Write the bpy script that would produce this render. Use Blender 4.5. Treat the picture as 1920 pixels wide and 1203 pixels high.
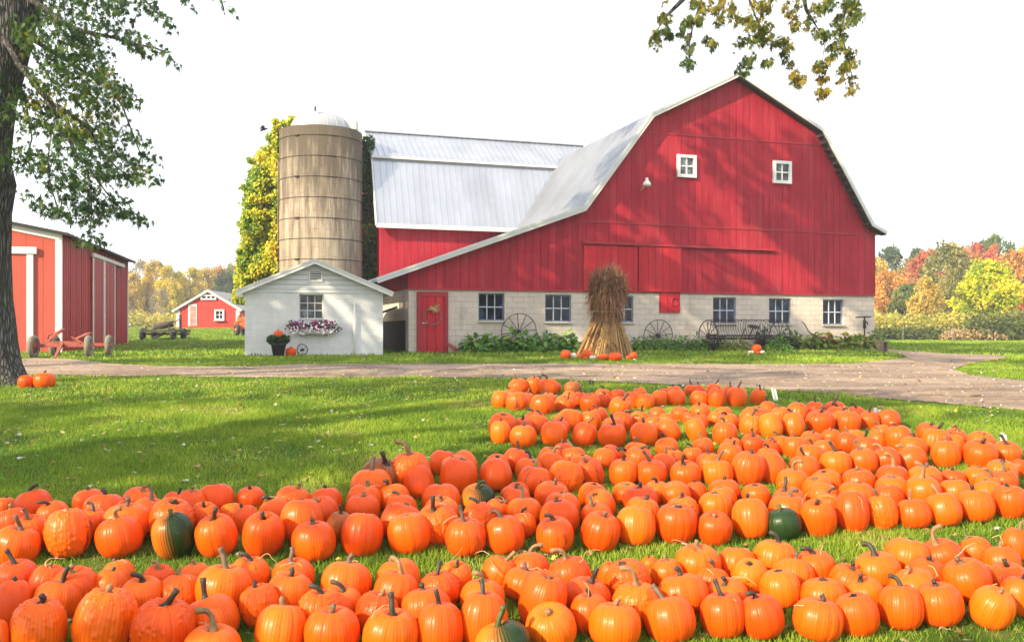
import bpy, bmesh, math, random
import numpy as np
from mathutils import Vector, Matrix
rad = math.radians
scene = bpy.context.scene
for o in list(bpy.data.objects): bpy.data.objects.remove(o)
COL = scene.collection
F = 1700.0; U0 = 960.0; V0 = 620.0; ZC = 2.0      # focal length in photo pixels, principal column, horizon row, eye height

# ------------------------------------------------------------------ camera
cam_d = bpy.data.cameras.new('camera'); cam = bpy.data.objects.new('camera', cam_d); COL.objects.link(cam)
cam_d.sensor_fit = 'HORIZONTAL'; cam_d.sensor_width = 36.0; cam_d.lens = 36.0 * F / 1920.0
cam_d.shift_y = (V0 - 601.5) / 1920.0
cam_d.clip_start = 0.05; cam_d.clip_end = 3000
cam.location = (0, 0, ZC); cam.rotation_euler = (rad(90), 0, 0)
scene.camera = cam

# ------------------------------------------------------------------ light
SUN_DIR = Vector((-0.70, -0.62, 0.0)).normalized()
SUN_EL = rad(27)
s_vec = Vector((SUN_DIR.x * math.cos(SUN_EL), SUN_DIR.y * math.cos(SUN_EL), math.sin(SUN_EL)))
world = bpy.data.worlds.new("World"); scene.world = world; world.use_nodes = True
wn = world.node_tree; wn.nodes.clear()
sky = wn.nodes.new('ShaderNodeTexSky'); sky.sky_type = 'NISHITA'; sky.sun_disc = False
sky.sun_elevation = SUN_EL; sky.sun_rotation = math.atan2(s_vec.x, s_vec.y)
sky.altitude = 0; sky.air_density = 1.0; sky.dust_density = 5.0; sky.ozone_density = 1.0
bg = wn.nodes.new('ShaderNodeBackground'); wo = wn.nodes.new('ShaderNodeOutputWorld')
mixw = wn.nodes.new('ShaderNodeMix'); mixw.data_type = 'RGBA'; mixw.inputs[0].default_value = 0.8
mixw.inputs[7].default_value = (10.2, 10.5, 11.2, 1)      # thin bright morning cloud over the blue
wn.links.new(sky.outputs[0], mixw.inputs[6]); wn.links.new(mixw.outputs[2], bg.inputs[0])
bg.inputs[1].default_value = 0.09
wn.links.new(bg.outputs[0], wo.inputs[0])
sun_d = bpy.data.lights.new('sun', 'SUN'); sun_o = bpy.data.objects.new('sun', sun_d); COL.objects.link(sun_o)
sun_d.energy = 4.5; sun_d.angle = rad(0.55); sun_d.color = (1.0, 0.84, 0.58)
sun_o.rotation_euler = s_vec.to_track_quat('Z', 'Y').to_euler(); sun_o.location = (-30, -30, 30)
scene.view_settings.view_transform = 'Standard'; scene.view_settings.look = 'None'
scene.view_settings.exposure = 1.10; scene.view_settings.gamma = 1.0
scene.render.engine = 'CYCLES'
scene.cycles.max_bounces = 6; scene.cycles.diffuse_bounces = 3; scene.cycles.transparent_max_bounces = 4

# ------------------------------------------------------------------ tags and objects
def tag(o, label=None, cat=None, group=None, kind=None):
    if label: o['label'] = label
    if cat: o['category'] = cat
    if group: o['group'] = group
    if kind: o['kind'] = kind
    return o
def empty(name, loc=(0, 0, 0), rz=0, label=None, cat=None, group=None):
    o = bpy.data.objects.new(name, None); COL.objects.link(o)
    o.location = loc; o.rotation_euler = (0, 0, rz); o.empty_display_size = 0.3
    return tag(o, label, cat, group)
def link_mesh(name, me, mat=None, parent=None, smooth=False):
    if mat is not None:
        for m in (mat if isinstance(mat, (list, tuple)) else [mat]): me.materials.append(m)
    o = bpy.data.objects.new(name, me); COL.objects.link(o)
    if parent is not None: o.parent = parent
    if smooth: me.shade_smooth()
    return o
class MB:
    def __init__(s): s.v = []; s.f = []; s.m = []
    def add(s, vs, fs, mi=0):
        b = len(s.v); s.v += [tuple(p) for p in vs]; s.f += [tuple(b + i for i in f) for f in fs]; s.m += [mi] * len(fs)
    def box(s, x0, y0, z0, x1, y1, z1, mi=0, M=None):
        vs = [(x0,y0,z0),(x1,y0,z0),(x1,y1,z0),(x0,y1,z0),(x0,y0,z1),(x1,y0,z1),(x1,y1,z1),(x0,y1,z1)]
        if M is not None: vs = [M @ Vector(p) for p in vs]
        s.add(vs, [(0,3,2,1),(4,5,6,7),(0,1,5,4),(1,2,6,5),(2,3,7,6),(3,0,4,7)], mi)
    def bar(s, a, b, w, h=None, mi=0):                     # a rectangular bar between two points
        a = Vector(a); b = Vector(b); h = w if h is None else h; d = (b - a); L = d.length
        M = Matrix.Translation(a) @ d.to_track_quat('Y', 'Z').to_matrix().to_4x4()
        s.box(-w/2, 0, -h/2, w/2, L, h/2, mi, M)
    def tube(s, pts, r, n=8, mi=0, cap=True):
        pts = [Vector(p) for p in pts]; rs = r if isinstance(r, (list, tuple)) else [r] * len(pts)
        b = len(s.v); up = None
        for i, p in enumerate(pts):
            d = (pts[min(i+1, len(pts)-1)] - pts[max(i-1, 0)]).normalized()
            if up is None: up = d.orthogonal().normalized()
            else:
                up = (up - d * up.dot(d)); up = up.normalized() if up.length > 1e-6 else d.orthogonal().normalized()
            w = d.cross(up)
            for k in range(n):
                a = 2*math.pi*k/n; s.v.append(tuple(p + (up*math.cos(a) + w*math.sin(a)) * rs[i]))
        for i in range(len(pts)-1):
            for k in range(n):
                s.f.append((b+i*n+k, b+i*n+(k+1)%n, b+(i+1)*n+(k+1)%n, b+(i+1)*n+k)); s.m.append(mi)
        if cap:
            s.f.append(tuple(b+k for k in reversed(range(n)))); s.m.append(mi)
            s.f.append(tuple(b+(len(pts)-1)*n+k for k in range(n))); s.m.append(mi)
    def cyl(s, c, axis, r, L, n=24, mi=0):
        c = Vector(c); a = Vector(axis).normalized(); s.tube([c - a*L/2, c + a*L/2], r, n, mi)
    def ring(s, c, axis, R, r, n=36, k=8, mi=0, flat=None):
        c = Vector(c); a = Vector(axis).normalized(); u = a.orthogonal().normalized(); w = a.cross(u); b = len(s.v)
        for i in range(n):
            t = 2*math.pi*i/n; d = u*math.cos(t) + w*math.sin(t)
            for j in range(k):
                q = 2*math.pi*j/k + math.pi/4; s.v.append(tuple(c + d*(R + r*math.cos(q)) + a*((flat or r)*math.sin(q))))
        for i in range(n):
            for j in range(k):
                s.f.append((b+i*k+j, b+((i+1)%n)*k+j, b+((i+1)%n)*k+(j+1)%k, b+i*k+(j+1)%k)); s.m.append(mi)
    def prism(s, poly, y0, y1, mi=0):                      # poly of (x, z), extruded along y
        n = len(poly); vs = [(x, y0, z) for x, z in poly] + [(x, y1, z) for x, z in poly]
        s.add(vs, [tuple(range(n)), tuple(reversed(range(n, 2*n)))] + [(i, i+n, (i+1)%n+n, (i+1)%n) for i in range(n)], mi)
    def lathe(s, prof, n=24, c=(0,0,0), mi=0):
        b = len(s.v)
        for r, z in prof:
            for k in range(n):
                a = 2*math.pi*k/n; s.v.append((c[0]+r*math.cos(a), c[1]+r*math.sin(a), c[2]+z))
        for i in range(len(prof)-1):
            for k in range(n):
                s.f.append((b+i*n+k, b+i*n+(k+1)%n, b+(i+1)*n+(k+1)%n, b+(i+1)*n+k)); s.m.append(mi)
    def build(s, name, mat, parent=None, smooth=False, bevel=0):
        me = bpy.data.meshes.new(name); me.from_pydata(s.v, [], s.f); me.update()
        bm = bmesh.new(); bm.from_mesh(me); bmesh.ops.recalc_face_normals(bm, faces=bm.faces); bm.to_mesh(me); bm.free()
        o = link_mesh(name, me, mat, parent, smooth)
        if isinstance(mat, (list, tuple)): me.polygons.foreach_set('material_index', s.m)
        if bevel:
            b = o.modifiers.new('bevel', 'BEVEL'); b.width = bevel; b.segments = 2; b.limit_method = 'ANGLE'; b.angle_limit = rad(40)
        return o
def np_mesh(name, V, T):                                    # triangles from numpy arrays
    me = bpy.data.meshes.new(name); n = len(T)
    me.vertices.add(len(V)); me.vertices.foreach_set('co', np.asarray(V, np.float32).ravel())
    me.loops.add(n*3); me.loops.foreach_set('vertex_index', np.asarray(T, np.int32).ravel())
    me.polygons.add(n); me.polygons.foreach_set('loop_start', np.arange(0, n*3, 3, dtype=np.int32))
    me.update(calc_edges=True); me.validate(); return me
def scatter(tv, tf, P, R, S):                               # template copies with position, 3x3 rotation, scale
    tv = np.asarray(tv, float); tf = np.asarray(tf, int); n = len(P)
    V = np.einsum('nij,kj->nki', R, tv) * np.asarray(S)[:, None, None] + np.asarray(P)[:, None, :]
    T = tf[None] + (np.arange(n) * len(tv))[:, None, None]
    return V.reshape(-1, 3), T.reshape(-1, 3)
def rot_from(axis_y, normal):                               # columns: x, y(long axis), z(normal)
    y = axis_y / np.linalg.norm(axis_y, axis=1, keepdims=True)
    x = np.cross(y, normal); x /= np.linalg.norm(x, axis=1, keepdims=True) + 1e-9
    z = np.cross(x, y); return np.stack([x, y, z], axis=2)
rng = np.random.default_rng(7); RND = random.Random(11)

# ------------------------------------------------------------------ materials
def nodes_of(name):
    m = bpy.data.materials.new(name); m.use_nodes = True; nt = m.node_tree; nt.nodes.clear()
    out = nt.nodes.new('ShaderNodeOutputMaterial'); return m, nt, out
def N(nt, t, **kw):
    n = nt.nodes.new(t)
    for k, v in kw.items():
        if k.startswith('i_'):
            key = k[2:]; key = int(key) if key.isdigit() else key.replace('_', ' ')
            n.inputs[key].default_value = v
        else: setattr(n, k, v)
    return n
def c4(c): return (c[0], c[1], c[2], 1.0)
def ramp(nt, stops, fac=None):
    r = nt.nodes.new('ShaderNodeValToRGB'); e = r.color_ramp.elements
    while len(e) > 1: e.remove(e[-1])
    e[0].position = stops[0][0]; e[0].color = c4(stops[0][1])
    for p, c in stops[1:]:
        q = e.new(p); q.color = c4(c)
    if fac is not None: nt.links.new(fac, r.inputs[0])
    return r
def coords(nt, scale=(1,1,1), kind='Object'):
    tc = N(nt, 'ShaderNodeTexCoord'); mp = N(nt, 'ShaderNodeMapping'); mp.inputs['Scale'].default_value = scale
    nt.links.new(tc.outputs[kind], mp.inputs[0]); return mp.outputs[0]
def noise(nt, vec, scale, detail=4, rough=0.6):
    n = N(nt, 'ShaderNodeTexNoise'); n.inputs['Scale'].default_value = scale; n.inputs['Detail'].default_value = detail
    n.inputs['Roughness'].default_value = rough; nt.links.new(vec, n.inputs['Vector']); return n.outputs[0]
def mixc(nt, fac, a, b, mode='MIX'):
    m = N(nt, 'ShaderNodeMix', data_type='RGBA', blend_type=mode)
    for sock, val in ((0, fac), (6, a), (7, b)):
        if isinstance(val, (int, float)): m.inputs[sock].default_value = val
        elif isinstance(val, tuple): m.inputs[sock].default_value = c4(val)
        else: nt.links.new(val, m.inputs[sock])
    return m.outputs[2]
def math_n(nt, op, a, b=None):
    m = N(nt, 'ShaderNodeMath', operation=op)
    for i, v in enumerate((a, b)):
        if v is None: continue
        if isinstance(v, (int, float)): m.inputs[i].default_value = v
        else: nt.links.new(v, m.inputs[i])
    return m.outputs[0]
def finish(nt, out, col, rough=0.7, bump=None, bstr=0.3, bdist=0.02, metal=0.0, spec=0.5, coat=0.0, crough=0.1):
    p = N(nt, 'ShaderNodeBsdfPrincipled')
    if isinstance(col, tuple): p.inputs['Base Color'].default_value = c4(col)
    else: nt.links.new(col, p.inputs['Base Color'])
    if isinstance(rough, (int, float)): p.inputs['Roughness'].default_value = rough
    else: nt.links.new(rough, p.inputs['Roughness'])
    p.inputs['Metallic'].default_value = metal; p.inputs['Specular IOR Level'].default_value = spec
    p.inputs['Coat Weight'].default_value = coat; p.inputs['Coat Roughness'].default_value = crough
    if bump is not None:
        b = N(nt, 'ShaderNodeBump'); b.inputs['Strength'].default_value = bstr; b.inputs['Distance'].default_value = bdist
        nt.links.new(bump, b.inputs['Height']); nt.links.new(b.outputs[0], p.inputs['Normal'])
    nt.links.new(p.outputs[0], out.inputs[0]); return p
def m_plain(name, c, rough=0.7, var=0.25, scale=6, metal=0.0, spec=0.5, bstr=0.2):
    m, nt, out = nodes_of(name); v = coords(nt); n = noise(nt, v, scale)
    d = tuple(x*(1-var) for x in c); e = tuple(min(1, x*(1+var)) for x in c)
    finish(nt, out, ramp(nt, [(0.25, d), (0.75, e)], n).outputs[0], rough, noise(nt, v, scale*6), bstr, 0.01, metal, spec); return m
def m_siding(name, c, board=0.22, axis=0, groove=0.05, scratches=True, hue2=None, rough=0.6, fade=0.38):
    # painted vertical boards: dark seams, one tint per board, rain streaks, chipped specks
    m, nt, out = nodes_of(name); tc = N(nt, 'ShaderNodeTexCoord'); sep = N(nt, 'ShaderNodeSeparateXYZ'); nt.links.new(tc.outputs['Object'], sep.inputs[0])
    x = math_n(nt, 'DIVIDE', math_n(nt, 'ADD', sep.outputs[0], sep.outputs[1]) if axis == 0 else sep.outputs[axis], board)
    fr = math_n(nt, 'FRACT', x); fl = math_n(nt, 'FLOOR', x)
    wn_ = N(nt, 'ShaderNodeTexWhiteNoise', noise_dimensions='1D'); nt.links.new(fl, wn_.inputs['W'])
    seam = math_n(nt, 'LESS_THAN', math_n(nt, 'MINIMUM', fr, math_n(nt, 'SUBTRACT', 1.0, fr)), groove)
    seam = math_n(nt, 'MULTIPLY', seam, math_n(nt, 'ADD', math_n(nt, 'POWER', wn_.outputs[0], 1.5), 0.45))
    a = tuple(q*(1-fade) for q in c); b = hue2 or tuple(min(1, q*(1+fade)) for q in c)
    st = noise(nt, coords(nt, (5, 5, 0.35)), 3.0, 6, 0.65)
    big = noise(nt, coords(nt), 0.45, 5, 0.6)
    f = math_n(nt, 'ADD', math_n(nt, 'MULTIPLY', wn_.outputs[0], 0.14), math_n(nt, 'ADD', math_n(nt, 'MULTIPLY', st, 0.50), math_n(nt, 'MULTIPLY', big, 0.46)))
    col = ramp(nt, [(0.3, a), (0.75, b)], f).outputs[0]
    col = mixc(nt, math_n(nt, 'MULTIPLY', seam, 0.75), col, tuple(q*0.35 for q in c))
    if scratches:
        sp = noise(nt, coords(nt, (14, 14, 3.0)), 1.3, 2, 0.5)
        col = mixc(nt, math_n(nt, 'MULTIPLY', math_n(nt, 'GREATER_THAN', sp, 0.80), 0.55), col, (0.75, 0.5, 0.47))
    if scratches:
        fd = noise(nt, coords(nt, (2.2, 2.2, 0.22)), 1.4, 8, 0.7)
        col = mixc(nt, ramp(nt, [(.52, (0, 0, 0)), (.70, (.30,)*3)], fd).outputs[0], col, (0.52, 0.12, 0.12))
        dk = noise(nt, coords(nt, (3.5, 3.5, 0.3)), 1.9, 7, 0.7); col = mixc(nt, ramp(nt, [(.55, (0, 0, 0)), (.72, (.45,)*3)], dk).outputs[0], col, (0.16, 0.012, 0.016))
    h = math_n(nt, 'ADD', math_n(nt, 'MULTIPLY', seam, -1.0), math_n(nt, 'MULTIPLY', st, 0.5))
    finish(nt, out, col, rough, h, 0.5, 0.01, spec=0.15); return m
def m_blocks(name, c, mortar, w=0.42, h=0.2, strength=0.5, dirt=True, plane='XZ'):
    m, nt, out = nodes_of(name); tc = N(nt, 'ShaderNodeTexCoord'); sep = N(nt, 'ShaderNodeSeparateXYZ'); nt.links.new(tc.outputs['Object'], sep.inputs[0])
    cmb = N(nt, 'ShaderNodeCombineXYZ')
    nt.links.new(math_n(nt, 'ADD', sep.outputs[0], sep.outputs[1]), cmb.inputs[0]); nt.links.new(sep.outputs[2], cmb.inputs[1])
    br = N(nt, 'ShaderNodeTexBrick'); br.inputs['Scale'].default_value = 1.0
    br.inputs['Brick Width'].default_value = w; br.inputs['Row Height'].default_value = h; br.inputs['Mortar Size'].default_value = 0.010
    br.inputs['Mortar Smooth'].default_value = 0.3; br.inputs['Color1'].default_value = c4(c); br.inputs['Color2'].default_value = c4(tuple(q*0.88 for q in c))
    nz = noise(nt, coords(nt), 1.1, 6, 0.65)
    mort = mixc(nt, ramp(nt, [(0.36, (0, 0, 0)), (0.52, (1, 1, 1))], nz).outputs[0], c, mortar)
    nt.links.new(mort, br.inputs['Mortar']); nt.links.new(cmb.outputs[0], br.inputs['Vector'])
    col = mixc(nt, 0.35, br.outputs[0], ramp(nt, [(0.3, tuple(q*0.62 for q in c)), (0.7, tuple(min(1, q*1.15) for q in c))], noise(nt, coords(nt), 2.3, 8, 0.7)).outputs[0])
    if dirt:
        st = noise(nt, coords(nt, (1, 1, 0.25)), 1.7, 5, 0.6)
        col = mixc(nt, ramp(nt, [(0.58, (0, 0, 0)), (0.75, (0.5, 0.5, 0.5))], st).outputs[0], col, (0.30, 0.22, 0.16))
    hh = math_n(nt, 'ADD', math_n(nt, 'MULTIPLY', br.outputs['Fac'], -strength), math_n(nt, 'MULTIPLY', noise(nt, coords(nt), 22, 4), 0.25))
    finish(nt, out, col, 0.88, hh, 0.5, 0.015, spec=0.2); return m
def m_metal_roof(name, c=(0.43, 0.45, 0.49), rough=0.38, metal=0.75):
    m, nt, out = nodes_of(name); n1 = noise(nt, coords(nt, (1, 1, 0.3)), 0.8, 6, 0.6); n2 = noise(nt, coords(nt), 7, 4)
    col = ramp(nt, [(0.3, tuple(q*0.86 for q in c)), (0.7, tuple(min(1, q*1.12) for q in c))], n1).outputs[0]
    rg = ramp(nt, [(0.3, (rough*0.8,)*3), (0.7, (rough*1.3,)*3)], n2).outputs[0]
    finish(nt, out, col, rg, n2, 0.08, 0.01, metal=metal); return m
def m_leaf(name, stops, trans=0.35, rough=0.6, big=None):
    m, nt, out = nodes_of(name); g = N(nt, 'ShaderNodeNewGeometry'); r = g.outputs['Random Per Island']
    fac = r
    if big:
        nz = noise(nt, coords(nt), big, 3, 0.5)
        fac = math_n(nt, 'ADD', math_n(nt, 'MULTIPLY', r, 0.5), math_n(nt, 'SUBTRACT', math_n(nt, 'MULTIPLY', nz, 1.6), 0.55))
    col = ramp(nt, stops, fac).outputs[0]
    p = N(nt, 'ShaderNodeBsdfPrincipled'); p.inputs['Roughness'].default_value = rough; p.inputs['Specular IOR Level'].default_value = 0.3
    nt.links.new(col, p.inputs['Base Color'])
    t = N(nt, 'ShaderNodeBsdfTranslucent'); nt.links.new(mixc(nt, 1.0, col, (1.0, 1.0, 0.55), 'MULTIPLY'), t.inputs[0])
    mx = N(nt, 'ShaderNodeMixShader'); mx.inputs[0].default_value = trans
    nt.links.new(p.outputs[0], mx.inputs[1]); nt.links.new(t.outputs[0], mx.inputs[2]); nt.links.new(mx.outputs[0], out.inputs[0]); return m
def m_bark(name, c=(0.10, 0.09, 0.08)):
    m, nt, out = nodes_of(name); v = coords(nt, (9, 9, 1.1)); n = noise(nt, v, 2.2, 8, 0.7)
    vo = N(nt, 'ShaderNodeTexVoronoi', feature='DISTANCE_TO_EDGE'); vo.inputs['Scale'].default_value = 2.6; nt.links.new(v, vo.inputs['Vector'])
    h = math_n(nt, 'ADD', n, math_n(nt, 'MINIMUM', math_n(nt, 'MULTIPLY', vo.outputs[0], 4.0), 1.0))
    col = ramp(nt, [(0.5, tuple(q*0.35 for q in c)), (1.1/1.2, c), (1.0, tuple(q*1.6 for q in c))], math_n(nt, 'MULTIPLY', h, 0.6)).outputs[0]
    moss = noise(nt, coords(nt), 1.6, 4)
    col = mixc(nt, ramp(nt, [(0.5, (0,0,0)), (0.7, (0.55,)*3)], moss).outputs[0], col, (0.10, 0.13, 0.06))
    finish(nt, out, col, 0.95, h, 1.0, 0.05, spec=0.1); return m

M = {}
M['red'] = m_siding('barn_red_boards', (0.36, 0.018, 0.034), 0.30, 0)
M['red_trim'] = m_plain('red_trim_paint', (0.34, 0.016, 0.026), 0.6)
M['red_door'] = m_siding('red_door_boards', (0.48, 0.022, 0.032), 0.30, 0)
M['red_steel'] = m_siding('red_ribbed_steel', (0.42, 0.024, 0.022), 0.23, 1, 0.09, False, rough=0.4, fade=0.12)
M['red_steel_sunlit'] = m_siding('red_steel_sunlit', (0.50, 0.10, 0.07), 0.55, 0, 0.03, False, rough=0.4, fade=0.12)  # same red steel, colour lifted paler and pinker for the sun on the gable
M['red_far'] = m_siding('small_barn_red_boards', (0.52, 0.045, 0.035), 0.14, 2, 0.06, False)
M['white'] = m_plain('white_paint', (0.78, 0.78, 0.76), 0.55, 0.06)
M['white_old'] = m_plain('weathered_white_paint', (0.62, 0.61, 0.58), 0.65, 0.15, 3)
M['fascia'] = m_plain('grey_white_fascia_metal', (0.60, 0.60, 0.57), 0.45, 0.10, 2)
M['blocks'] = m_blocks('cream_block_wall', (0.66, 0.57, 0.485), (0.30, 0.25, 0.20))
M['white_blocks'] = m_blocks('white_painted_blocks', (0.80, 0.80, 0.79), (0.66, 0.66, 0.66), dirt=False, strength=0.25)
M['roof'] = m_metal_roof('ribbed_metal_roof')
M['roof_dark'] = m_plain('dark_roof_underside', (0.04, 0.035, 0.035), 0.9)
M['clap'] = m_siding('white_clapboard', (0.72, 0.73, 0.73), 0.16, 2, 0.06, False, fade=0.05)
M['frame_blue'] = m_plain('grey_blue_window_steel', (0.18, 0.22, 0.30), 0.6)
M['muntin'] = m_plain('pale_window_bars', (0.55, 0.60, 0.66), 0.5)
def m_glass(name, c=(0.012, 0.018, 0.035)):
    m, nt, out = nodes_of(name); n = noise(nt, coords(nt), 2.5, 3)
    finish(nt, out, ramp(nt, [(0.38, tuple(q*0.4 for q in c)), (0.55, c), (0.68, tuple(q*3.5 for q in c))], n).outputs[0], 0.06, n, 0.05, 0.02, spec=0.25); return m
M['glass'] = m_glass('dark_window_glass')
M['glass_grey'] = m_glass('dusty_window_glass', (0.10, 0.11, 0.12))
M['iron'] = m_plain('rusted_dark_iron', (0.045, 0.030, 0.030), 0.7, 0.5, 20, 0.3)
M['rust_red'] = m_plain('rusty_red_paint', (0.30, 0.07, 0.045), 0.7, 0.4, 10)
M['rubber'] = m_plain('black_rubber', (0.035, 0.035, 0.038), 0.85, 0.3)
M['tyre_tan'] = m_plain('sun_bleached_tyre', (0.20, 0.17, 0.13), 0.9, 0.3)
M['orange_paint'] = m_plain('orange_tractor_paint', (0.65, 0.14, 0.03), 0.5)
M['black'] = m_plain('black_plastic', (0.03, 0.03, 0.035), 0.5)
M['dark_wood'] = m_plain('dark_wagon_wood', (0.07, 0.055, 0.05), 0.9, 0.4, 8)
M['wood'] = m_plain('weathered_wood', (0.20, 0.16, 0.12), 0.9, 0.4, 8)
M['bark'] = m_bark('maple_bark', (0.20, 0.19, 0.185)); M['bark_pale'] = m_plain('pale_far_bark', (0.22, 0.19, 0.15), 0.9)
def m_concrete():
    m, nt, out = nodes_of('stained_silo_concrete'); tc = N(nt, 'ShaderNodeTexCoord'); sep = N(nt, 'ShaderNodeSeparateXYZ'); nt.links.new(tc.outputs['Object'], sep.inputs[0])
    ang = N(nt, 'ShaderNodeMath', operation='ARCTAN2'); nt.links.new(sep.outputs[1], ang.inputs[0]); nt.links.new(sep.outputs[0], ang.inputs[1])
    cmb = N(nt, 'ShaderNodeCombineXYZ'); nt.links.new(sep.outputs[2], cmb.inputs[0]); nt.links.new(math_n(nt, 'MULTIPLY', ang.outputs[0], 1.78), cmb.inputs[1])
    br = N(nt, 'ShaderNodeTexBrick'); br.inputs['Scale'].default_value = 1; br.inputs['Brick Width'].default_value = 0.76; br.inputs['Row Height'].default_value = 0.28
    br.inputs['Mortar Size'].default_value = 0.008; nt.links.new(cmb.outputs[0], br.inputs['Vector'])
    br.inputs['Color1'].default_value = (0.37, 0.31, 0.23, 1); br.inputs['Color2'].default_value = (0.31, 0.26, 0.195, 1); br.inputs['Mortar'].default_value = (0.20, 0.16, 0.12, 1)
    st = noise(nt, coords(nt, (2.6, 2.6, 0.30)), 1.5, 8, 0.68)
    col = mixc(nt, ramp(nt, [(0.38, (0,0,0)), (0.68, (0.8,)*3)], st).outputs[0], br.outputs[0], (0.09, 0.07, 0.052))
    # dark weathering near the top of the staves
    top = N(nt, 'ShaderNodeMapRange'); top.inputs['From Min'].default_value = 4.6; top.inputs['From Max'].default_value = 8.4
    nt.links.new(math_n(nt, 'ADD', sep.outputs[2], math_n(nt, 'MULTIPLY', math_n(nt, 'SUBTRACT', st, 0.5), 11.0)), top.inputs[0])
    col = mixc(nt, math_n(nt, 'MULTIPLY', top.outputs[0], 0.92), col, (0.085, 0.068, 0.05))
    n2 = noise(nt, coords(nt), 14, 5)
    finish(nt, out, col, 0.9, math_n(nt, 'ADD', math_n(nt, 'MULTIPLY', br.outputs['Fac'], -0.6), n2), 0.4, 0.02, spec=0.2); return m
M['concrete'] = m_concrete()
def m_ground():
    m, nt, out = nodes_of('lawn_turf'); v = coords(nt)
    a = noise(nt, v, 0.35, 5, 0.6); b = noise(nt, v, 9, 6, 0.7); c = noise(nt, v, 60, 3, 0.7)
    f = math_n(nt, 'ADD', math_n(nt, 'MULTIPLY', a, 0.45), math_n(nt, 'ADD', math_n(nt, 'MULTIPLY', b, 0.3), math_n(nt, 'MULTIPLY', c, 0.3)))
    col = ramp(nt, [(0.33, (0.020, 0.045, 0.008)), (0.5, (0.06, 0.125, 0.014)), (0.68, (0.12, 0.18, 0.028))], f).outputs[0]
    dry = noise(nt, v, 1.4, 5, 0.7)
    col = mixc(nt, ramp(nt, [(0.54, (0,0,0)), (0.70, (0.8,)*3)], dry).outputs[0], col, (0.20, 0.17, 0.06))
    finish(nt, out, col, 0.95, c, 0.8, 0.05, spec=0.1); return m
M['ground'] = m_ground()
def m_dirt():
    m, nt, out = nodes_of('packed_dirt'); v = coords(nt)
    a = noise(nt, coords(nt, (0.5, 0.9, 1)), 0.9, 8, 0.7); b = noise(nt, v, 12, 6, 0.7); c = noise(nt, v, 70, 2, 0.5); rt_ = noise(nt, coords(nt, (0.10, 1.5, 1)), 1.3, 5, 0.55)
    col = ramp(nt, [(0.36, (0.15, 0.105, 0.08)), (0.5, (0.31, 0.23, 0.175)), (0.66, (0.50, 0.39, 0.29))], math_n(nt, 'ADD', math_n(nt, 'MULTIPLY', a, 0.65), math_n(nt, 'MULTIPLY', b, 0.35))).outputs[0]
    col = mixc(nt, ramp(nt, [(.50, (0,0,0)), (.62, (.55,)*3)], rt_).outputs[0], col, (0.17, 0.125, 0.10))
    col = mixc(nt, math_n(nt, 'GREATER_THAN', c, 0.70), col, (0.45, 0.38, 0.30))
    finish(nt, out, col, 0.95, math_n(nt, 'ADD', b, math_n(nt, 'MULTIPLY', a, 2.0)), 0.8, 0.05, spec=0.1); return m
M['dirt'] = m_dirt()
M['grass_blades'] = m_leaf('grass_blades', [(0.0, (0.07, 0.15, 0.012)), (0.45, (0.18, 0.30, 0.020)), (0.85, (0.36, 0.44, 0.04)), (0.97, (0.40, 0.38, 0.11)), (1.0, (0.46, 0.40, 0.18))], 0.22, 0.6, 0.8)
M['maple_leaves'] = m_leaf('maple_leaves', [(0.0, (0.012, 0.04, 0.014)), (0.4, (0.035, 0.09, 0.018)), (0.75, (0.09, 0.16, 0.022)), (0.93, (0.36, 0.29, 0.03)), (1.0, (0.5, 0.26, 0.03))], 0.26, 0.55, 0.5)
M['maple_leaves_gold'] = m_leaf('golden_maple_leaves', [(0.0, (0.03, 0.07, 0.015)), (0.4, (0.09, 0.14, 0.02)), (0.65, (0.26, 0.22, 0.025)), (0.85, (0.34, 0.19, 0.02)), (1.0, (0.42, 0.13, 0.02))], 0.35, 0.55, 0.5)
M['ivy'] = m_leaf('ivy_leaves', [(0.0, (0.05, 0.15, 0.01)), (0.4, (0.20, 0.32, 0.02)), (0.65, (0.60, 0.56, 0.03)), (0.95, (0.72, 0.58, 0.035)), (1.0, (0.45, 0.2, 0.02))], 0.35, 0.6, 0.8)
# ------------------------------------------------------------------ terrain and pixel helpers
HK = [(0, 2.06), (3, 2.04), (5, 1.88), (6.5, 1.62), (8, 1.38), (10, 1.16), (12, 1.04), (16, 0.93), (24, 0.82), (31, 0.765), (60, 0.72), (120, 0.85), (400, 1.4), (3000, 2.0)]
hx = np.array([k[0] for k in HK], float); hy = np.array([k[1] for k in HK], float)
def drop(Y):                                                # smoothed drop of the ground below eye level
    Y = np.asarray(Y, float); w = np.minimum(1.2, 0.12 * np.abs(Y) + 0.05); acc = 0
    for d in (-1, -0.5, 0, 0.5, 1): acc = acc + np.interp(np.abs(Y + d*w), hx, hy)
    return acc / 5
def gz(X, Y):
    X = np.asarray(X, float); Y = np.asarray(Y, float)
    t = np.clip((Y - 33) / 47, 0, 1) ** 1.5; k = np.clip((-X / np.maximum(Y, 1) - 0.10) / 0.14, 0, 1); k = k*k*(3-2*k)
    und = 0.012 * np.sin(X*0.9 + Y*0.5) * np.exp(-np.abs(Y-14)/14) + 0.01*np.sin(X*1.7 - Y*0.8)*np.exp(-np.abs(Y-12)/12)
    return ZC - drop(Y) + 1.05 * t * k + und
def at_Y(u, v, Y): return Vector(((u-U0)/F*Y, Y, ZC + (V0-v)/F*Y))
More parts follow.
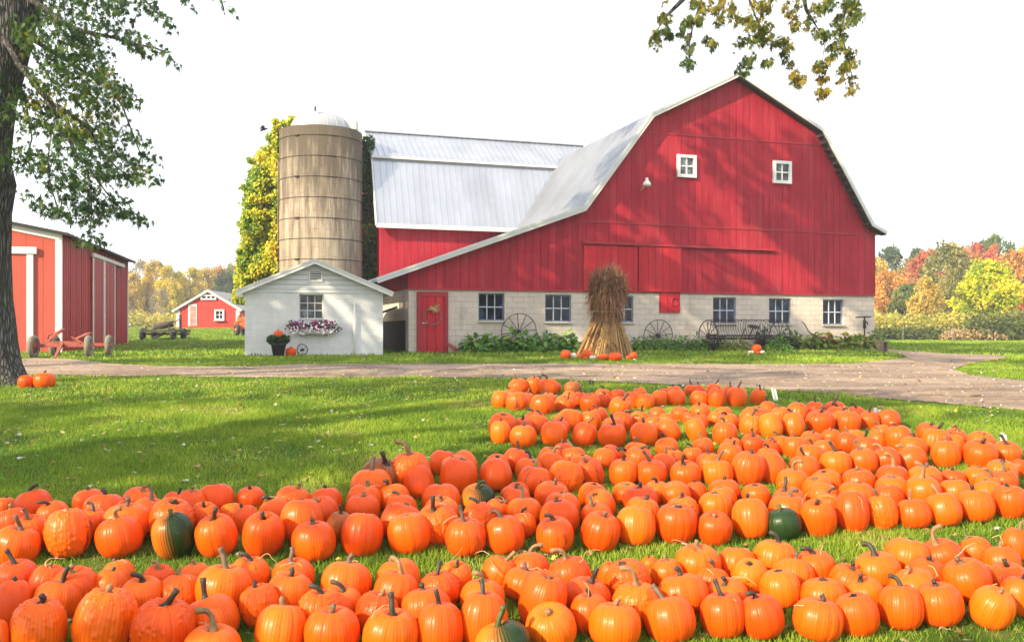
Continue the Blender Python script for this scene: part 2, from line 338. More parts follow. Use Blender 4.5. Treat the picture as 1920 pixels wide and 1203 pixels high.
def on_ground(u, v):
    lo, hi = 1.5, 400.0; k = (u-U0)/F; q = (v-V0)/F
    Ys = np.concatenate([np.linspace(1.5, 90, 3000), np.linspace(90, 400, 600)])
    d = (ZC - q*Ys) - gz(k*Ys, Ys); i = int(np.argmax(d <= 0)) if (d <= 0).any() else len(Ys)-1
    Y = Ys[i]; return Vector((k*Y, Y, float(gz(k*Y, Y))))
class Plane:                                                # a building's local frame: x along its front, y into the depth
    def __init__(s, X0, Y0, deg, z=None):
        s.X0, s.Y0, s.a = X0, Y0, rad(deg); s.c, s.s = math.cos(s.a), math.sin(s.a)
        s.z = float(gz(X0, Y0)) if z is None else z
    def at(s, u, v, t=0.0):
        k = (u-U0)/F; Yt = s.Y0 + t*s.c; x = (k*Yt - s.X0 + t*s.s) / (s.c - k*s.s); Y = Yt + x*s.s
        return x, ZC + (V0-v)/F*Y - s.z
    def world(s, x, y): return (s.X0 + x*s.c - y*s.s, s.Y0 + x*s.s + y*s.c)
# ------------------------------------------------------------------ ground and path
def axis_pts(near, far, step, grow):
    p = [0.0]; s = step
    while p[-1] < far:
        if p[-1] > near: s *= grow
        p.append(p[-1] + s)
    return p
ax = axis_pts(16, 1500, 0.5, 1.12); xs = np.array([-q for q in reversed(ax[1:])] + ax)
ay = axis_pts(60, 2500, 0.4, 1.06); by = axis_pts(12, 300, 0.6, 1.3); ys = np.array([-q for q in reversed(by[1:])] + ay)
GX, GY = np.meshgrid(xs, ys); GZ = gz(GX, GY)
V = np.stack([GX.ravel(), GY.ravel(), GZ.ravel()], 1); nx = len(xs); ny = len(ys)
idx = np.arange(nx*ny).reshape(ny, nx); a = idx[:-1, :-1].ravel(); b_ = idx[:-1, 1:].ravel(); c_ = idx[1:, 1:].ravel(); d_ = idx[1:, :-1].ravel()
T = np.concatenate([np.stack([a, b_, c_], 1), np.stack([a, c_, d_], 1)])
g = link_mesh('ground', np_mesh('ground', V, T), M['ground'], smooth=True); tag(g, kind='structure')

def strip(name, cols, mat, lift, nseg=10, step=6.0, jag=0.7):
    us = np.array([c[0] for c in cols], float); vt = np.array([c[1] for c in cols], float); vb = np.array([c[2] for c in cols], float)
    n = int((us[-1]-us[0])/step)+1; U = np.linspace(us[0], us[-1], n); VT = np.interp(U, us, vt); VB = np.interp(U, us, vb)
    r = np.random.default_rng(3)
    w = np.convolve(r.normal(0, 1, n+8), np.ones(5)/5, 'same')[4:4+n] + 0.4*r.normal(0, 1, n)
    VB = VB + jag*w*np.clip((VB-650)/70, .3, 2.0); VT = VT - jag*0.6*np.roll(w, 17)
    vs = []; fs = []
    for i in range(n):
        A = on_ground(U[i], max(VT[i], 640)); B = on_ground(U[i], VB[i])
        for j in range(nseg+1):
            p = A.lerp(B, j/nseg); vs.append((p.x, p.y, float(gz(p.x, p.y)) + lift))
    for i in range(n-1):
        for j in range(nseg):
            q = i*(nseg+1)+j; fs.append((q, q+1, q+nseg+2, q+nseg+1))
    me = bpy.data.meshes.new(name); me.from_pydata(vs, [], fs); me.update()
    return tag(link_mesh(name, me, mat, smooth=True), kind='structure')
path_cols = [(-400, 684, 720), (0, 675, 706), (60, 671, 703), (130, 673, 704), (220, 683, 705), (316, 687, 706), (460, 688, 708), (560, 683, 708), (900, 682, 708), (1100, 682, 714),
             (1400, 683, 728), (1589, 682, 742), (1650, 677, 747), (1712, 669, 752), (1750, 677, 755), (1787, 692, 759), (1820, 704, 762), (1920, 714, 770), (2300, 745, 800)]
branch_cols = [(1600, 653.5, 656), (1640, 654, 658), (1690, 657, 665), (1712, 659, 676), (1752, 662, 684), (1787, 664, 693), (1820, 665, 682), (1860, 666, 676), (1890, 668, 670)]
strip('dirt_path', path_cols, M['dirt'], 0.012, 24)
strip('dirt_path', branch_cols, M['dirt'], 0.018, 8, 3.0, 0.15)
def in_path(X, Y):
    u = U0 + F*X/Y; v = V0 + F*(ZC - gz(X, Y))/Y; v = v + np.clip((v-640)/60, .1, 2)*(1.1*np.sin(X*5.1+Y)+1.3*np.sin(X*1.7)+.8*np.sin(X*23+Y*9))
    pu = np.array([c[0] for c in path_cols]); a = np.interp(u, pu, [c[1] for c in path_cols]); b = np.interp(u, pu, [c[2] for c in path_cols])
    bu = np.array([c[0] for c in branch_cols]); a2 = np.interp(u, bu, [c[1] for c in branch_cols]); b2 = np.interp(u, bu, [c[2] for c in branch_cols])
    return ((v > a) & (v < b)) | ((v > a2) & (v < b2) & (u > 1600) & (u < 1890))

# ------------------------------------------------------------------ walls with openings, windows
def wall_grid(mb, x0, x1, z0, z1, holes, y=0.0, depth=0.16, mi=0, top=None):
    xs_ = sorted(set([x0, x1] + [h[0] for h in holes] + [h[1] for h in holes])); zs = sorted(set([z0, z1] + [h[2] for h in holes] + [h[3] for h in holes]))
    for i in range(len(xs_)-1):
        for j in range(len(zs)-1):
            cx, cz = (xs_[i]+xs_[i+1])/2, (zs[j]+zs[j+1])/2
            if any(h[0] < cx < h[1] and h[2] < cz < h[3] for h in holes): continue
            mb.add([(xs_[i], y, zs[j]), (xs_[i+1], y, zs[j]), (xs_[i+1], y, zs[j+1]), (xs_[i], y, zs[j+1])], [(0, 1, 2, 3)], mi)
    for h in holes:
        a, b, c, d = h[:4]
        mb.add([(a,y,c),(b,y,c),(b,y,d),(a,y,d),(a,y+depth,c),(b,y+depth,c),(b,y+depth,d),(a,y+depth,d)], [(0,1,5,4),(1,2,6,5),(2,3,7,6),(3,0,4,7)], mi)
def window(parent, x0, x1, z0, z1, y, nxp, nzp, fw, fmat, mmat, gmat, mw=0.03, sill=True, proud=0.0, label=None, sill_mat=None, extra_bar=None):
    mb = MB(); y0 = y - proud; y1 = y + 0.06
    for a, b, c, d in ((x0, x0+fw, z0, z1), (x1-fw, x1, z0, z1), (x0+fw, x1-fw, z1-fw, z1), (x0+fw, x1-fw, z0, z0+fw)): mb.box(a, y0, c, b, y1, d)
    w = mb.build('window', fmat, parent, bevel=0.004)
    if label: w['label'] = label
    m2 = MB(); ix0, ix1, iz0, iz1 = x0+fw, x1-fw, z0+fw, z1-fw
    for i in range(1, nxp): xx = ix0+(ix1-ix0)*i/nxp; m2.box(xx-mw/2, y+0.012, iz0, xx+mw/2, y+0.045, iz1)
    for j in range(1, nzp):
        zz = iz0+(iz1-iz0)*j/nzp; hw = mw/2*(1.3 if extra_bar else 1)
        m2.box(ix0, y+0.009, zz-hw, ix1, y+0.043, zz+hw)
    m2.build('glazing_bar', mmat, w)
    m3 = MB(); m3.box(ix0-0.01, y+0.048, iz0-0.01, ix1+0.01, y+0.056, iz1+0.01); m3.build('pane', gmat, w)
    if sill:
        m4 = MB(); m4.box(x0-0.04, y-0.17-proud, z0-0.06, x1+0.04, y+0.02, z0-0.004); m4.build('sill', sill_mat or fmat, w, bevel=0.008)
    return w

# ------------------------------------------------------------------ the gambrel barn
B = Plane(-3.58, 31.4, 18.0, ZC - 0.78)
barn = empty('gambrel_barn', (B.X0, B.Y0, B.z), B.a, 'big red gambrel barn with metal roof and cream block ground floor', 'barn')
OV = -0.38
rk = [B.at(u, v, OV) for u, v in ((706, 523), (1095, 388), (1222, 213), (1386, 136), (1545, 243), (1639, 421), (1664, 435))]
L = B.at(1639, 600)[0]                                      # right corner
zb = B.at(766, 541)[1]                                      # top of the block wall
split = B.at(1085, 470)[0]
BACK = 17.0
# red boarded front with its gable
def roof_z(x, pts):
    for (xa, za), (xb, zb_) in zip(pts[:-1], pts[1:]):
        if xa <= x <= xb: return za + (zb_-za)*(x-xa)/(xb-xa)
    return pts[0][1] if x < pts[0][0] else pts[-1][1]
th = 0.10
poly = [(-0.03, zb), (-0.03, roof_z(0, rk)-th)] + [(x, z-th*1.25) for x, z in rk[1:5]] + [(L+0.02, roof_z(L, rk)-th), (L+0.02, zb)]
mb = MB(); mb.prism(poly, -0.045, 0.16); 
lower = mb.build('boarded_wall', M['red'], barn)
# side walls of boards
mb = MB(); mb.box(-0.03, 0.162, zb, 0.1, 7.6, roof_z(0, rk)-th); mb.build('side_wall', M['red'], barn); mb = MB(); mb.box(L-0.14, 0.162, zb, L+0.02, BACK, roof_z(L, rk)-th); mb.build('side_wall', M['red'], barn)
mb = MB(); mb.prism([(split, zb), (split, rk[1][1]-th)] + [(x, z-th*1.25) for x, z in rk[2:5]] + [(L-0.1, roof_z(L, rk)-th), (L-0.1, zb)], BACK-0.2, BACK)
mb.build('back_wall', M['red'], barn)
# drip board, girts and seams
mb = MB()
def strip_between(mb, p, q, w, d0, d1):
    a, b = p, q; n = Vector((-(b[1]-a[1]), b[0]-a[0])).normalized()*w/2
    mb.prism([(a[0]-n.x, a[1]-n.y), (b[0]-n.x, b[1]-n.y), (b[0]+n.x, b[1]+n.y), (a[0]+n.x, a[1]+n.y)], d0, d1)
strip_between(mb, B.at(1214, 249), B.at(1550, 274), 0.05, -0.066, -0.047)
strip_between(mb, B.at(1083, 414), B.at(1638, 441), 0.055, -0.066, -0.047)
mb.box(-0.03, -0.07, zb-0.03, L+0.02, -0.047, zb+0.035)
mb.box(split-0.02, -0.062, zb+0.04, split+0.02, -0.047, B.at(1083, 414)[1]-0.03)
for p, q in (((1331, 149), (1331, 255)), ((1224, 215), (1224, 249))):
    a_ = B.at(*p); b__ = B.at(*q); mb.box(a_[0]-0.012, -0.058, b__[1], a_[0]+0.012, -0.047, a_[1]-0.25)
mb.build('wall_trim', M['red_trim'], barn)
# block wall with openings
wins = [(897, 946, 549, 601), (1022, 1071, 552, 603), (1142, 1188, 554, 604), (1337, 1380, 557, 606), (1442, 1484, 559, 607), (1543, 1581.5, 561, 608.5)]
holes = []
for u0, u1, v0, v1 in wins:
    x0, zt = B.at(u0, v0); x1, _ = B.at(u1, v0); _, zbm = B.at(u0, v1); holes.append((x0, x1, zbm, zt))
dx0, dzt = B.at(781, 546); dx1, _ = B.at(840, 546)
mb = MB(); wall_grid(mb, 0.0, L, -0.4, zb, holes)
mb.box(0.0, 0.17, -0.4, 0.2, 7.6, zb); mb.box(L-0.2, 0.17, -0.4, L, BACK, zb)
mb.add([(0,0,-.4),(0,.17,-.4),(0,.17,zb),(0,0,zb)], [(0,1,2,3)]); mb.add([(L,0,-.4),(L,.17,-.4),(L,.17,zb),(L,0,zb)], [(0,1,2,3)])
bw = mb.build('block_wall', M['blocks'], barn)
for i, h in enumerate(holes):
    window(barn, h[0]+.004, h[1]-.004, h[2]+.004, h[3]-.004, 0.07, 3, 2, 0.045, M['frame_blue'], M['muntin'], M['glass'], 0.028, True, 0, None, M['blocks'], True)
# something pale stands inside the last window
mb = MB(); mb.box(-0.05, 0, 0, 0.0, 0, 0)
h = holes[5]
# red panelled entrance door
mb = MB(); mb.box(dx0, -0.06, -0.05, dx0+0.14, -0.003, dzt); mb.box(dx1-0.12, -0.06, -0.05, dx1, -0.003, dzt); mb.box(dx0+0.14, -0.06, dzt-0.18, dx1-0.12, -0.003, dzt)
df = mb.build('door_frame', M['red_trim'], barn, bevel=0.01)
mb = MB(); mb.box(dx0+0.14, -0.045, -0.02, dx1-0.12, -0.003, dzt-0.18); door = mb.build('door', M['red_door'], barn); door['label'] = 'red entrance door with a wire wreath'
hx_, hz_ = B.at(791, 606); mb = MB(); mb.cyl((hx_+0.03, -0.07, hz_), (0,1,0), 0.035, 0.05, 14); mb.tube([(hx_+0.03,-0.09,hz_), (hx_+0.03,-0.11,hz_), (hx_+0.15,-0.11,hz_+0.01)], 0.014, 8)
mb.build('handle', M['white_old'], door, True)
# sliding doors, track
def panel(name, u0, u1, v0, v1, y0, y1, mat, parent=barn, bev=0.008):
    x0, zt = B.at(u0, v0); x1, _ = B.at(u1, v0); _, zl = B.at(u0, v1); mb = MB(); mb.box(x0, y0, zl, x1, y1, zt); return mb.build(name, mat, parent, bevel=bev)
d1 = panel('sliding_door', 1093, 1193, 460, 545, -0.10, -0.05, M['red_door'])
d2 = panel('sliding_door', 1195.5, 1275, 462, 546.5, -0.12, -0.05, M['red_door'])
mb = MB(); strip_between(mb, B.at(1091, 455), B.at(1449, 469), 0.09, -0.16, -0.05)
for u in (1098, 1187, 1200, 1270, 1350, 1440):
    x, z = B.at(u, 455+(u-1091)*14/358); mb.box(x-0.03, -0.175, z-0.08, x+0.03, -0.162, z+0.07)
mb.build('door_track', M['red_trim'], barn, bevel=0.01)
hatch = panel('hatch', 1236, 1274, 547, 586, -0.05, -0.003, M['red_door']); hatch['label'] = 'small red hatch with a round iron hoop'
hc = B.at(1264, 566); mb = MB(); mb.ring((hc[0], -0.075, hc[1]), (0,1,0), 0.15, 0.018, 24, 6); mb.build('hoop', M['red_trim'], hatch, True)
# upper windows
for u0, u1, v0, v1 in ((1267.5, 1303, 290, 332.5), (1447, 1481, 301.5, 344)):
    x0, zt = B.at(u0, v0); x1, _ = B.at(u1, v0); _, zl = B.at(u0, v1)
    window(barn, x0, x1, zl, zt, -0.11, 2, 2, 0.12, M['white'], M['white'], M['glass_grey'], 0.045, False, 0.03)
# yard light on a bracket
lx, lz = B.at(1213, 346, -0.5); mb = MB(); ax_, az_ = B.at(1199, 358)
mb.tube([(ax_, -0.05, az_-0.03), (ax_+0.02, -0.2, az_+0.05), (ax_+0.14, -0.4, az_+0.18), (lx-0.03, -0.5, lz+0.18)], 0.018, 8)
yl = mb.build('yard_light', M['white_old'], barn, True)
mb = MB(); mb.lathe([(0.0, 0.26), (0.05, 0.25), (0.055, 0.16), (0.11, 0.10), (0.15, 0.03), (0.15, -0.05), (0.10, -0.07), (0, -0.07)], 20, (lx, -0.5, lz)); mb.build('lamp_shade', M['white'], yl, True)
# roofs: sloping slabs with raised seams
def slope(mb, p, q, y0, y1, t=0.07, rib=0.0, step=0.6, mi=0, ribh=0.03, ribs_along='slope'):
    d = Vector((q[0]-p[0], q[1]-p[1])); Ld = d.length; d.normalize(); n = Vector((-d.y, d.x))
    if n.y < 0: n = -n
    P_, Q_ = Vector(p), Vector(q); a, b, c, e = P_, Q_, Q_-n*t, P_-n*t
    mb.prism([(a.x,a.y),(b.x,b.y),(c.x,c.y),(e.x,e.y)], y0, y1, mi)
    if rib:
        y = y0 + 0.05
        while y < y1:
            a2, b2 = P_+n*0.001, Q_+n*0.001; c2, e2 = Q_+n*ribh, P_+n*ribh
            mb.prism([(a2.x,a2.y),(b2.x,b2.y),(c2.x,c2.y),(e2.x,e2.y)], y, y+rib, mi); y += step
mb = MB()
slope(mb, rk[0], rk[1], OV+0.02, 7.45, 0.09, 0.035, 0.6); slope(mb, rk[1], rk[2], OV+0.02, BACK+0.4, 0.09, 0.022, 0.28); slope(mb, rk[2], rk[3], OV+0.02, BACK+0.4, 0.09, 0.022, 0.28)
slope(mb, rk[4], rk[3], OV+0.02, BACK+0.4, 0.09, 0.022, 0.28); slope(mb, rk[5], rk[4], OV+0.02, BACK+0.4, 0.09, 0.022, 0.28); slope(mb, rk[6], rk[5], OV+0.02, BACK+0.4, 0.09, 0.022, 0.28)
roof = mb.build('roof', M['roof'], barn)
mb = MB()                                                   # pale rake boards on the front edge
def rake(mb, pts, w, y0, y1, off=0.03):
    P_ = [Vector(p) for p in pts]; ns = []
    for i in range(len(P_)):
        d = (P_[min(i+1, len(P_)-1)] - P_[max(i-1, 0)]).normalized(); n = Vector((-d.y, d.x)); n = n if n.y > 0 else -n
        sc = 1.0
        if 0 < i < len(P_)-1:
            d1_ = (P_[i+1]-P_[i]).normalized(); n1 = Vector((-d1_.y, d1_.x)); n1 = n1 if n1.y > 0 else -n1; sc = 1/max(0.6, n.dot(n1))
        ns.append(n*sc)
    for i in range(len(P_)-1):
        a, b = P_[i]+ns[i]*off, P_[i+1]+ns[i+1]*off; c, e = P_[i+1]-ns[i+1]*w, P_[i]-ns[i]*w
        mb.prism([(a.x,a.y),(b.x,b.y),(c.x,c.y),(e.x,e.y)], y0, y1)
rake(mb, rk[:4], 0.15, OV-0.03, OV+0.015); rake(mb, rk[3:], 0.10, OV-0.03, OV+0.015)
mb.build('rake_board', M['fascia'], barn)
M['tar'] = m_plain('black_tar_stain', (0.022, 0.022, 0.026), 0.8, 0.4, 3)
mb2 = MB(); mb2.box(-0.006, 0.55, -0.3, -0.001, 7.6, 1.15); mb2.build('tarred_base', M['tar'], barn)
mb = MB(); rake(mb, rk[:4], 0.045, OV-0.05, OV-0.032, 0.045); mb.build('drip_edge', M['white_old'], barn)
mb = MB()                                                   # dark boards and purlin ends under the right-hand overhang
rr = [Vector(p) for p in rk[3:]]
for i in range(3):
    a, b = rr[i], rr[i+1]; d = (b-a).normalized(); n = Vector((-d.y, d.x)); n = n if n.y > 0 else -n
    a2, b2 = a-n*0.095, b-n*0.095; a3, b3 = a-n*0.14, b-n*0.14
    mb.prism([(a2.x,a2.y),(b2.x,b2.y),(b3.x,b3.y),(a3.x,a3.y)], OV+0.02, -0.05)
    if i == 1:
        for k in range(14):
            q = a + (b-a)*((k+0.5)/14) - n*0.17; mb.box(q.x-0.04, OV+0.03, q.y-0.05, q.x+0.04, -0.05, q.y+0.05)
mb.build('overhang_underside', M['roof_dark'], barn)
mb = MB(); mb.tube([(rk[3][0], 0.0, rk[3][1]), (rk[3][0], 0.0, rk[3][1]+0.95)], [0.012, 0.008], 6); mb.lathe([(0,-.05),(.04,-.02),(.05,.01),(.03,.04),(0,.05)], 10, (rk[3][0], 0, rk[3][1]+0.85))
mb.build('lightning_rod', M['iron'], barn, True)
# wing running left behind the lean-to
wl = 0.16; wr = rk[2][0] + 1.9
te, tb, tr = 7.54, 8.8, 10.9
ze = B.at(706, 419, te)[1]; z_b = B.at(697, 290, tb)[1]; z_r = B.at(683, 246, tr)[1]
def slope_x(mb, p, q, x0, x1, t=0.07, rib=0.02, step=0.28, mi=0):          # slopes of the wing: p, q are (y, z)
    P_, Q_ = Vector(p), Vector(q); d = (Q_-P_).normalized(); n = Vector((-d.y, d.x)); n = n if n.y > 0 else -n
    def pr(a, b, c, e, xa, xb):
        mb.add([(xa,a.x,a.y),(xa,b.x,b.y),(xa,c.x,c.y),(xa,e.x,e.y),(xb,a.x,a.y),(xb,b.x,b.y),(xb,c.x,c.y),(xb,e.x,e.y)], [(0,1,2,3),(7,6,5,4),(0,4,5,1),(1,5,6,2),(2,6,7,3),(3,7,4,0)], mi)
    pr(P_, Q_, Q_-n*t, P_-n*t, x0, x1)
    x = x0+0.04
    while x < x1-0.05:
        pr(P_+n*.001, Q_+n*.001, Q_+n*0.028, P_+n*0.028, x, x+rib); x += step
mb = MB()
slope_x(mb, (te, ze), (tb, z_b), wl, wr); slope_x(mb, (tb-0.16, z_b-0.05), (tr, z_r), wl-0.05, wr)
slope_x(mb, (2*tr-te, ze), (2*tr-tb, z_b), wl, wr); slope_x(mb, (2*tr-tb+0.16, z_b-0.05), (tr, z_r), wl-0.05, wr)
mb.box(wl-0.05, tr-0.12, z_r-0.02, wr, tr+0.12, z_r+0.035)
wroof = mb.build('wing_roof', M['roof'], barn)
mb = MB(); mb.box(wl-0.02, te-0.05, ze-0.17, wr-2.5, te-0.005, ze+0.015); mb.box(wl-0.05, tb-0.22, z_b-0.16, wr-1.5, tb-0.18, z_b-0.055)
yz = [(te, ze), (tb, z_b), (tr, z_r), (2*tr-tb, z_b), (2*tr-te, ze)]
for (ya, za), (yb, zb2) in zip(yz[:-1], yz[1:]): mb.bar((wl-0.03, ya, za-0.08), (wl-0.03, yb, zb2-0.08), 0.05, 0.16)
mb.build('eave_board', M['fascia'], barn)
mb = MB(); mb.box(0.36, te+0.35, zb-1.8, split+0.2, te+0.5, ze-0.05)
mb.add([(0.36, te+0.5, 0), (0.36, 2*tr-te-0.5, 0), (0.36, 2*tr-te-0.5, ze), (0.36, 2*tr-tb-0.15, z_b-0.25), (0.36, tr, z_r-0.2), (0.36, tb+0.15, z_b-0.25), (0.36, te+0.5, ze)], [(0,1,2,3,4,5,6)])
mb.build('wing_wall', M['red'], barn)
# ------------------------------------------------------------------ things on and against the barn front
wc = B.at(810, 592); wr_ = empty('wreath', B.world(wc[0], -0.12) + (B.z + wc[1],), B.a, 'grapevine hoop wreath with straw-coloured corn husk bow on the red door', 'wreath')
mb = MB(); r_ = random.Random(4)
for k in range(7):
    ph = r_.random()*6; ring_pts = [(0.30*math.cos(t)*(1+0.05*math.sin(3*t+ph)), -0.01+0.02*math.sin(5*t+ph), 0.30*math.sin(t)*(1+0.05*math.cos(4*t+ph))) for t in np.linspace(0, 6.283, 30)]
    mb.tube(ring_pts, 0.008, 5)
mb.build('vine_hoop', M['wood'], wr_, True)
M['husk'] = m_leaf('corn_husk', [(0, (0.40, 0.25, 0.09)), (1, (0.62, 0.47, 0.24))], 0.2)
mb = MB()
for k in range(26):
    a = r_.uniform(0, 6.28); ln = r_.uniform(0.12, 0.28); c0 = Vector((0.03, -0.04, 0.28)); d = Vector((math.cos(a), r_.uniform(-.5, 0), math.sin(a)*0.8)); e = d.cross(Vector((0,1,0))).normalized()*0.02
    mb.add([c0-e, c0+e, c0+d*ln*0.6+e*1.3, c0+d*ln, c0+d*ln*0.6-e*1.3], [(0,1,2,3,4)])
mb.build('husk_bow', M['husk'], wr_)

def spoke_wheel(name, c, axis, R, nsp, mat, label, group=None, rim=0.02, parent=None, cat='wheel', hub=0.07, flat=None, tag_it=True):
    o = empty(name, c, 0) if parent is None else None
    base = Vector((0,0,0)) if parent is None else Vector(c)
    p = o if parent is None else parent
    a = Vector(axis).normalized(); u = a.orthogonal().normalized(); w = a.cross(u)
    mb = MB(); mb.ring(base, a, R-rim, rim, 48, 6, 0, flat or rim*1.3)
    if parent is not None: rimo = mb.build('wheel', mat, parent, True); p = rimo
    else: mb.build('rim', mat, p, True)
    mb = MB()
    for k in range(nsp):
        t = 2*math.pi*k/nsp+0.13; d = u*math.cos(t)+w*math.sin(t); mb.tube([base+d*hub*0.8, base+d*(R-rim)], R*0.016+0.003, 6)
    mb.build('spokes', mat, p, True); mb = MB(); mb.cyl(base, a, hub, 0.14, 16); mb.cyl(base, a, hub*0.5, 0.2, 12); mb.build('hub', mat, p, True)
    if parent is None: tag(o, label, cat, group); return o
    return p
def front_pt(u, v, y): x, z = B.at(u, v, y); return B.world(x, y) + (B.z + z,)
ndir = Vector((-B.s, B.c, 0)); sdir = Vector((B.c, B.s, 0))
spoke_wheel('antique_wheel', front_pt(973, 622, -0.14), (ndir + Vector((0,0,0.12))), 34/50.5, 12, M['iron'], 'large spoked iron wheel leaning on the block wall between the two left windows', 'iron wheels leaning on the barn', 0.014)
spoke_wheel('antique_wheel', front_pt(1234, 629, -0.14), (ndir + Vector((0,0,0.12))), 29/47.5, 12, M['iron'], 'smaller spoked iron wheel leaning below the red hatch', 'iron wheels leaning on the barn', 0.014)

# dump rake with two tall wheels, curved teeth and a pierced seat
rc = front_pt(1396, 650, -0.85); rk_o = empty('hay_rake', (rc[0], rc[1], float(gz(rc[0], rc[1]))), B.a, 'antique rusty hay rake with tall spoked wheels and a pierced iron seat among the hostas', 'hay rake')
def rp(u, v, y=-0.85):
    x, z = B.at(u, v, y); w = B.world(x, y); return Vector(((w[0]-rc[0])*B.c + (w[1]-rc[1])*B.s, -(w[0]-rc[0])*B.s + (w[1]-rc[1])*B.c, B.z + z - rk_o.location.z))
R_w = 0.60; wl_, wr2 = rp(1328, 626), rp(1462, 630); zax = R_w - 0.02
for q in (wl_, wr2): spoke_wheel('wheel', (q.x, 0, zax), (1, 0.12, 0), R_w, 12, M['iron'], None, parent=rk_o, rim=0.018, hub=0.06)
mb = MB(); mb.tube([(wl_.x, 0, zax), (wr2.x, 0, zax)], 0.03, 8); mb.box(wl_.x+0.12, -0.12, zax-0.16, wr2.x-0.12, -0.05, zax-0.07); mb.box(wl_.x+0.12, 0.05, zax-0.16, wr2.x-0.12, 0.11, zax-0.07)
for k in range(5): x = wl_.x+0.3+k*(wr2.x-wl_.x-0.6)/4; mb.bar((x, -0.1, zax-0.1), (x, 0.1, zax-0.1), 0.05)
mb.build('frame', M['iron'], rk_o)
nt_ = 26; t0 = None
for k in range(nt_):
    x = wl_.x+0.2+k*(wr2.x-wl_.x-0.4)/(nt_-1)
    if t0 is None:
        mb = MB(); pts = [(0.0, -0.05+0.36*math.sin(a)*1.0, 0.02+0.36*(1-math.cos(a))-0.05) for a in np.linspace(-0.6, 3.9, 22)]
        pts = [(0.05*math.sin(i*0.3), p[1], p[2]) for i, p in enumerate(pts)]; mb.tube(pts, 0.009, 5); t0 = mb.build('tine', M['iron'], rk_o, True); t0.location = (x, 0.05, zax-0.08)
    else: t = t0.copy(); COL.objects.link(t); t.parent = rk_o; t.location = (x, 0.05, zax-0.08+0.015*math.sin(k*2.1))
st = rp(1403, 610); mb = MB(); mb.tube([(st.x, 0, zax-0.1), (st.x+0.02, -0.18, zax+0.15), (st.x, -0.35, st.z-0.08)], 0.022, 8); mb.build('seat_post', M['iron'], rk_o, True)
mb = MB(); S_ = (st.x, -0.36, st.z-0.05)
for rr_ in (0.06, 0.12, 0.18, 0.225): mb.ring(S_, (0, -0.35, 1), rr_, 0.012, 24, 6)
for k in range(14):
    a = 2*math.pi*k/14; mb.bar(Vector(S_)+Vector((0.03*math.cos(a), 0.03*math.sin(a), 0.01*math.sin(a))), Vector(S_)+Vector((0.22*math.cos(a), 0.21*math.sin(a), 0.075*math.sin(a))), 0.016, 0.01)
mb.build('seat', M['iron'], rk_o)
mb = MB(); mb.tube([(st.x+0.25, -0.05, zax-0.1), (st.x+0.33, -0.3, zax+0.45)], 0.014, 6); mb.tube([(st.x-0.35, -0.05, zax-0.1), (st.x-0.28, -0.25, zax+0.3)], 0.014, 6); mb.build('lever', M['iron'], rk_o)

# hand pump / pipe stand at the right corner
pp = front_pt(1621, 655, -0.3); pump = empty('water_pump', (pp[0], pp[1], float(gz(pp[0], pp[1]))), B.a, 'rusty iron water pump standing at the right corner of the block wall', 'pump')
mb = MB(); mb.tube([(0,0,0), (0,0,1.25)], 0.03, 10); mb.tube([(0,0,0.85), (0,0,1.2)], 0.06, 12); mb.tube([(0,0,1.12), (0,-0.16,1.1), (0,-0.2,1.0)], 0.025, 8); mb.build('pump_body', M['iron'], pump, True)
mb = MB(); mb.bar((0.0,0,1.25), (0.0, 0, 1.32), 0.05); mb.bar((-0.42,0,1.30), (0.3,0,1.33), 0.07, 0.05); mb.build('handle', M['iron'], pump)
pp = on_ground(1655, 660); bench = empty('plank_bench', (pp.x, pp.y, pp.z), B.a+0.3, 'little dark plank bench beyond the right corner of the barn', 'bench')
mb = MB(); mb.box(-0.22,-0.14,0.36,0.22,0.14,0.41); mb.build('seat', M['wood'], bench)
mb = MB(); mb.box(-0.17,-0.11,-0.05,-0.11,0.11,0.36); mb.build('leg', M['wood'], bench); mb = MB(); mb.box(0.11,-0.11,-0.05,0.17,0.11,0.36); mb.build('leg', M['wood'], bench)
# plough share by the door, rusty drag among hostas
pp = Vector(B.world(B.at(853, 655, -.45)[0], -.45)+(0,)); pp.z = float(gz(pp.x, pp.y)); pl = empty('plough_share', (pp.x, pp.y, pp.z), B.a, 'rusty brown plough blade lying beside the red door', 'plough')
mb = MB(); mb.add([(-0.28,0,0.30),(-0.20,0.0,0.36),(0.25,0.05,0.05),(0.25,0.05,0.0),(0.0,-0.1,0.0),(-0.28,0.04,0.28),(-0.2,0.05,0.34),(0.25,0.12,0.05),(0.25,0.12,0.0),(0,0.0,0.0)], [(0,1,2,3,4),(9,8,7,6,5),(0,5,6,1),(1,6,7,2),(2,7,8,3),(3,8,9,4),(4,9,5,0)])
mb.build('blade', M['rust_red'], pl, bevel=0.01); mb = MB(); mb.tube([(0.05,0.05,0.08),(0.2,0.02,0.16),(0.42,0.0,0.22)], 0.03, 8); mb.build('beam', M['iron'], pl, True)
pp = Vector(B.world(B.at(1520, 655, -.7)[0], -.7)+(0,)); pp.z = float(gz(pp.x, pp.y)); dh = empty('walking_plough', (pp.x, pp.y, pp.z), B.a, 'old walking plough with curved wooden handle half hidden in the hostas', 'plough')
mb = MB(); mb.tube([(0.25,0,0.3),(0.1,0,0.55),(-0.1,0,0.75),(-0.3,0,1.05),(-0.42,0,1.12)], 0.025, 8); mb.build('handle', M['wood'], dh, True)
mb = MB(); mb.tube([(0.1,0,0.4),(0.5,0,0.52),(0.9,-0.05,0.48),(1.2,-0.1,0.30)], 0.03, 8); mb.tube([(0.25,0,0.3),(0.3,0,0)], 0.05, 8); mb.build('beam', M['rust_red'], dh, True)

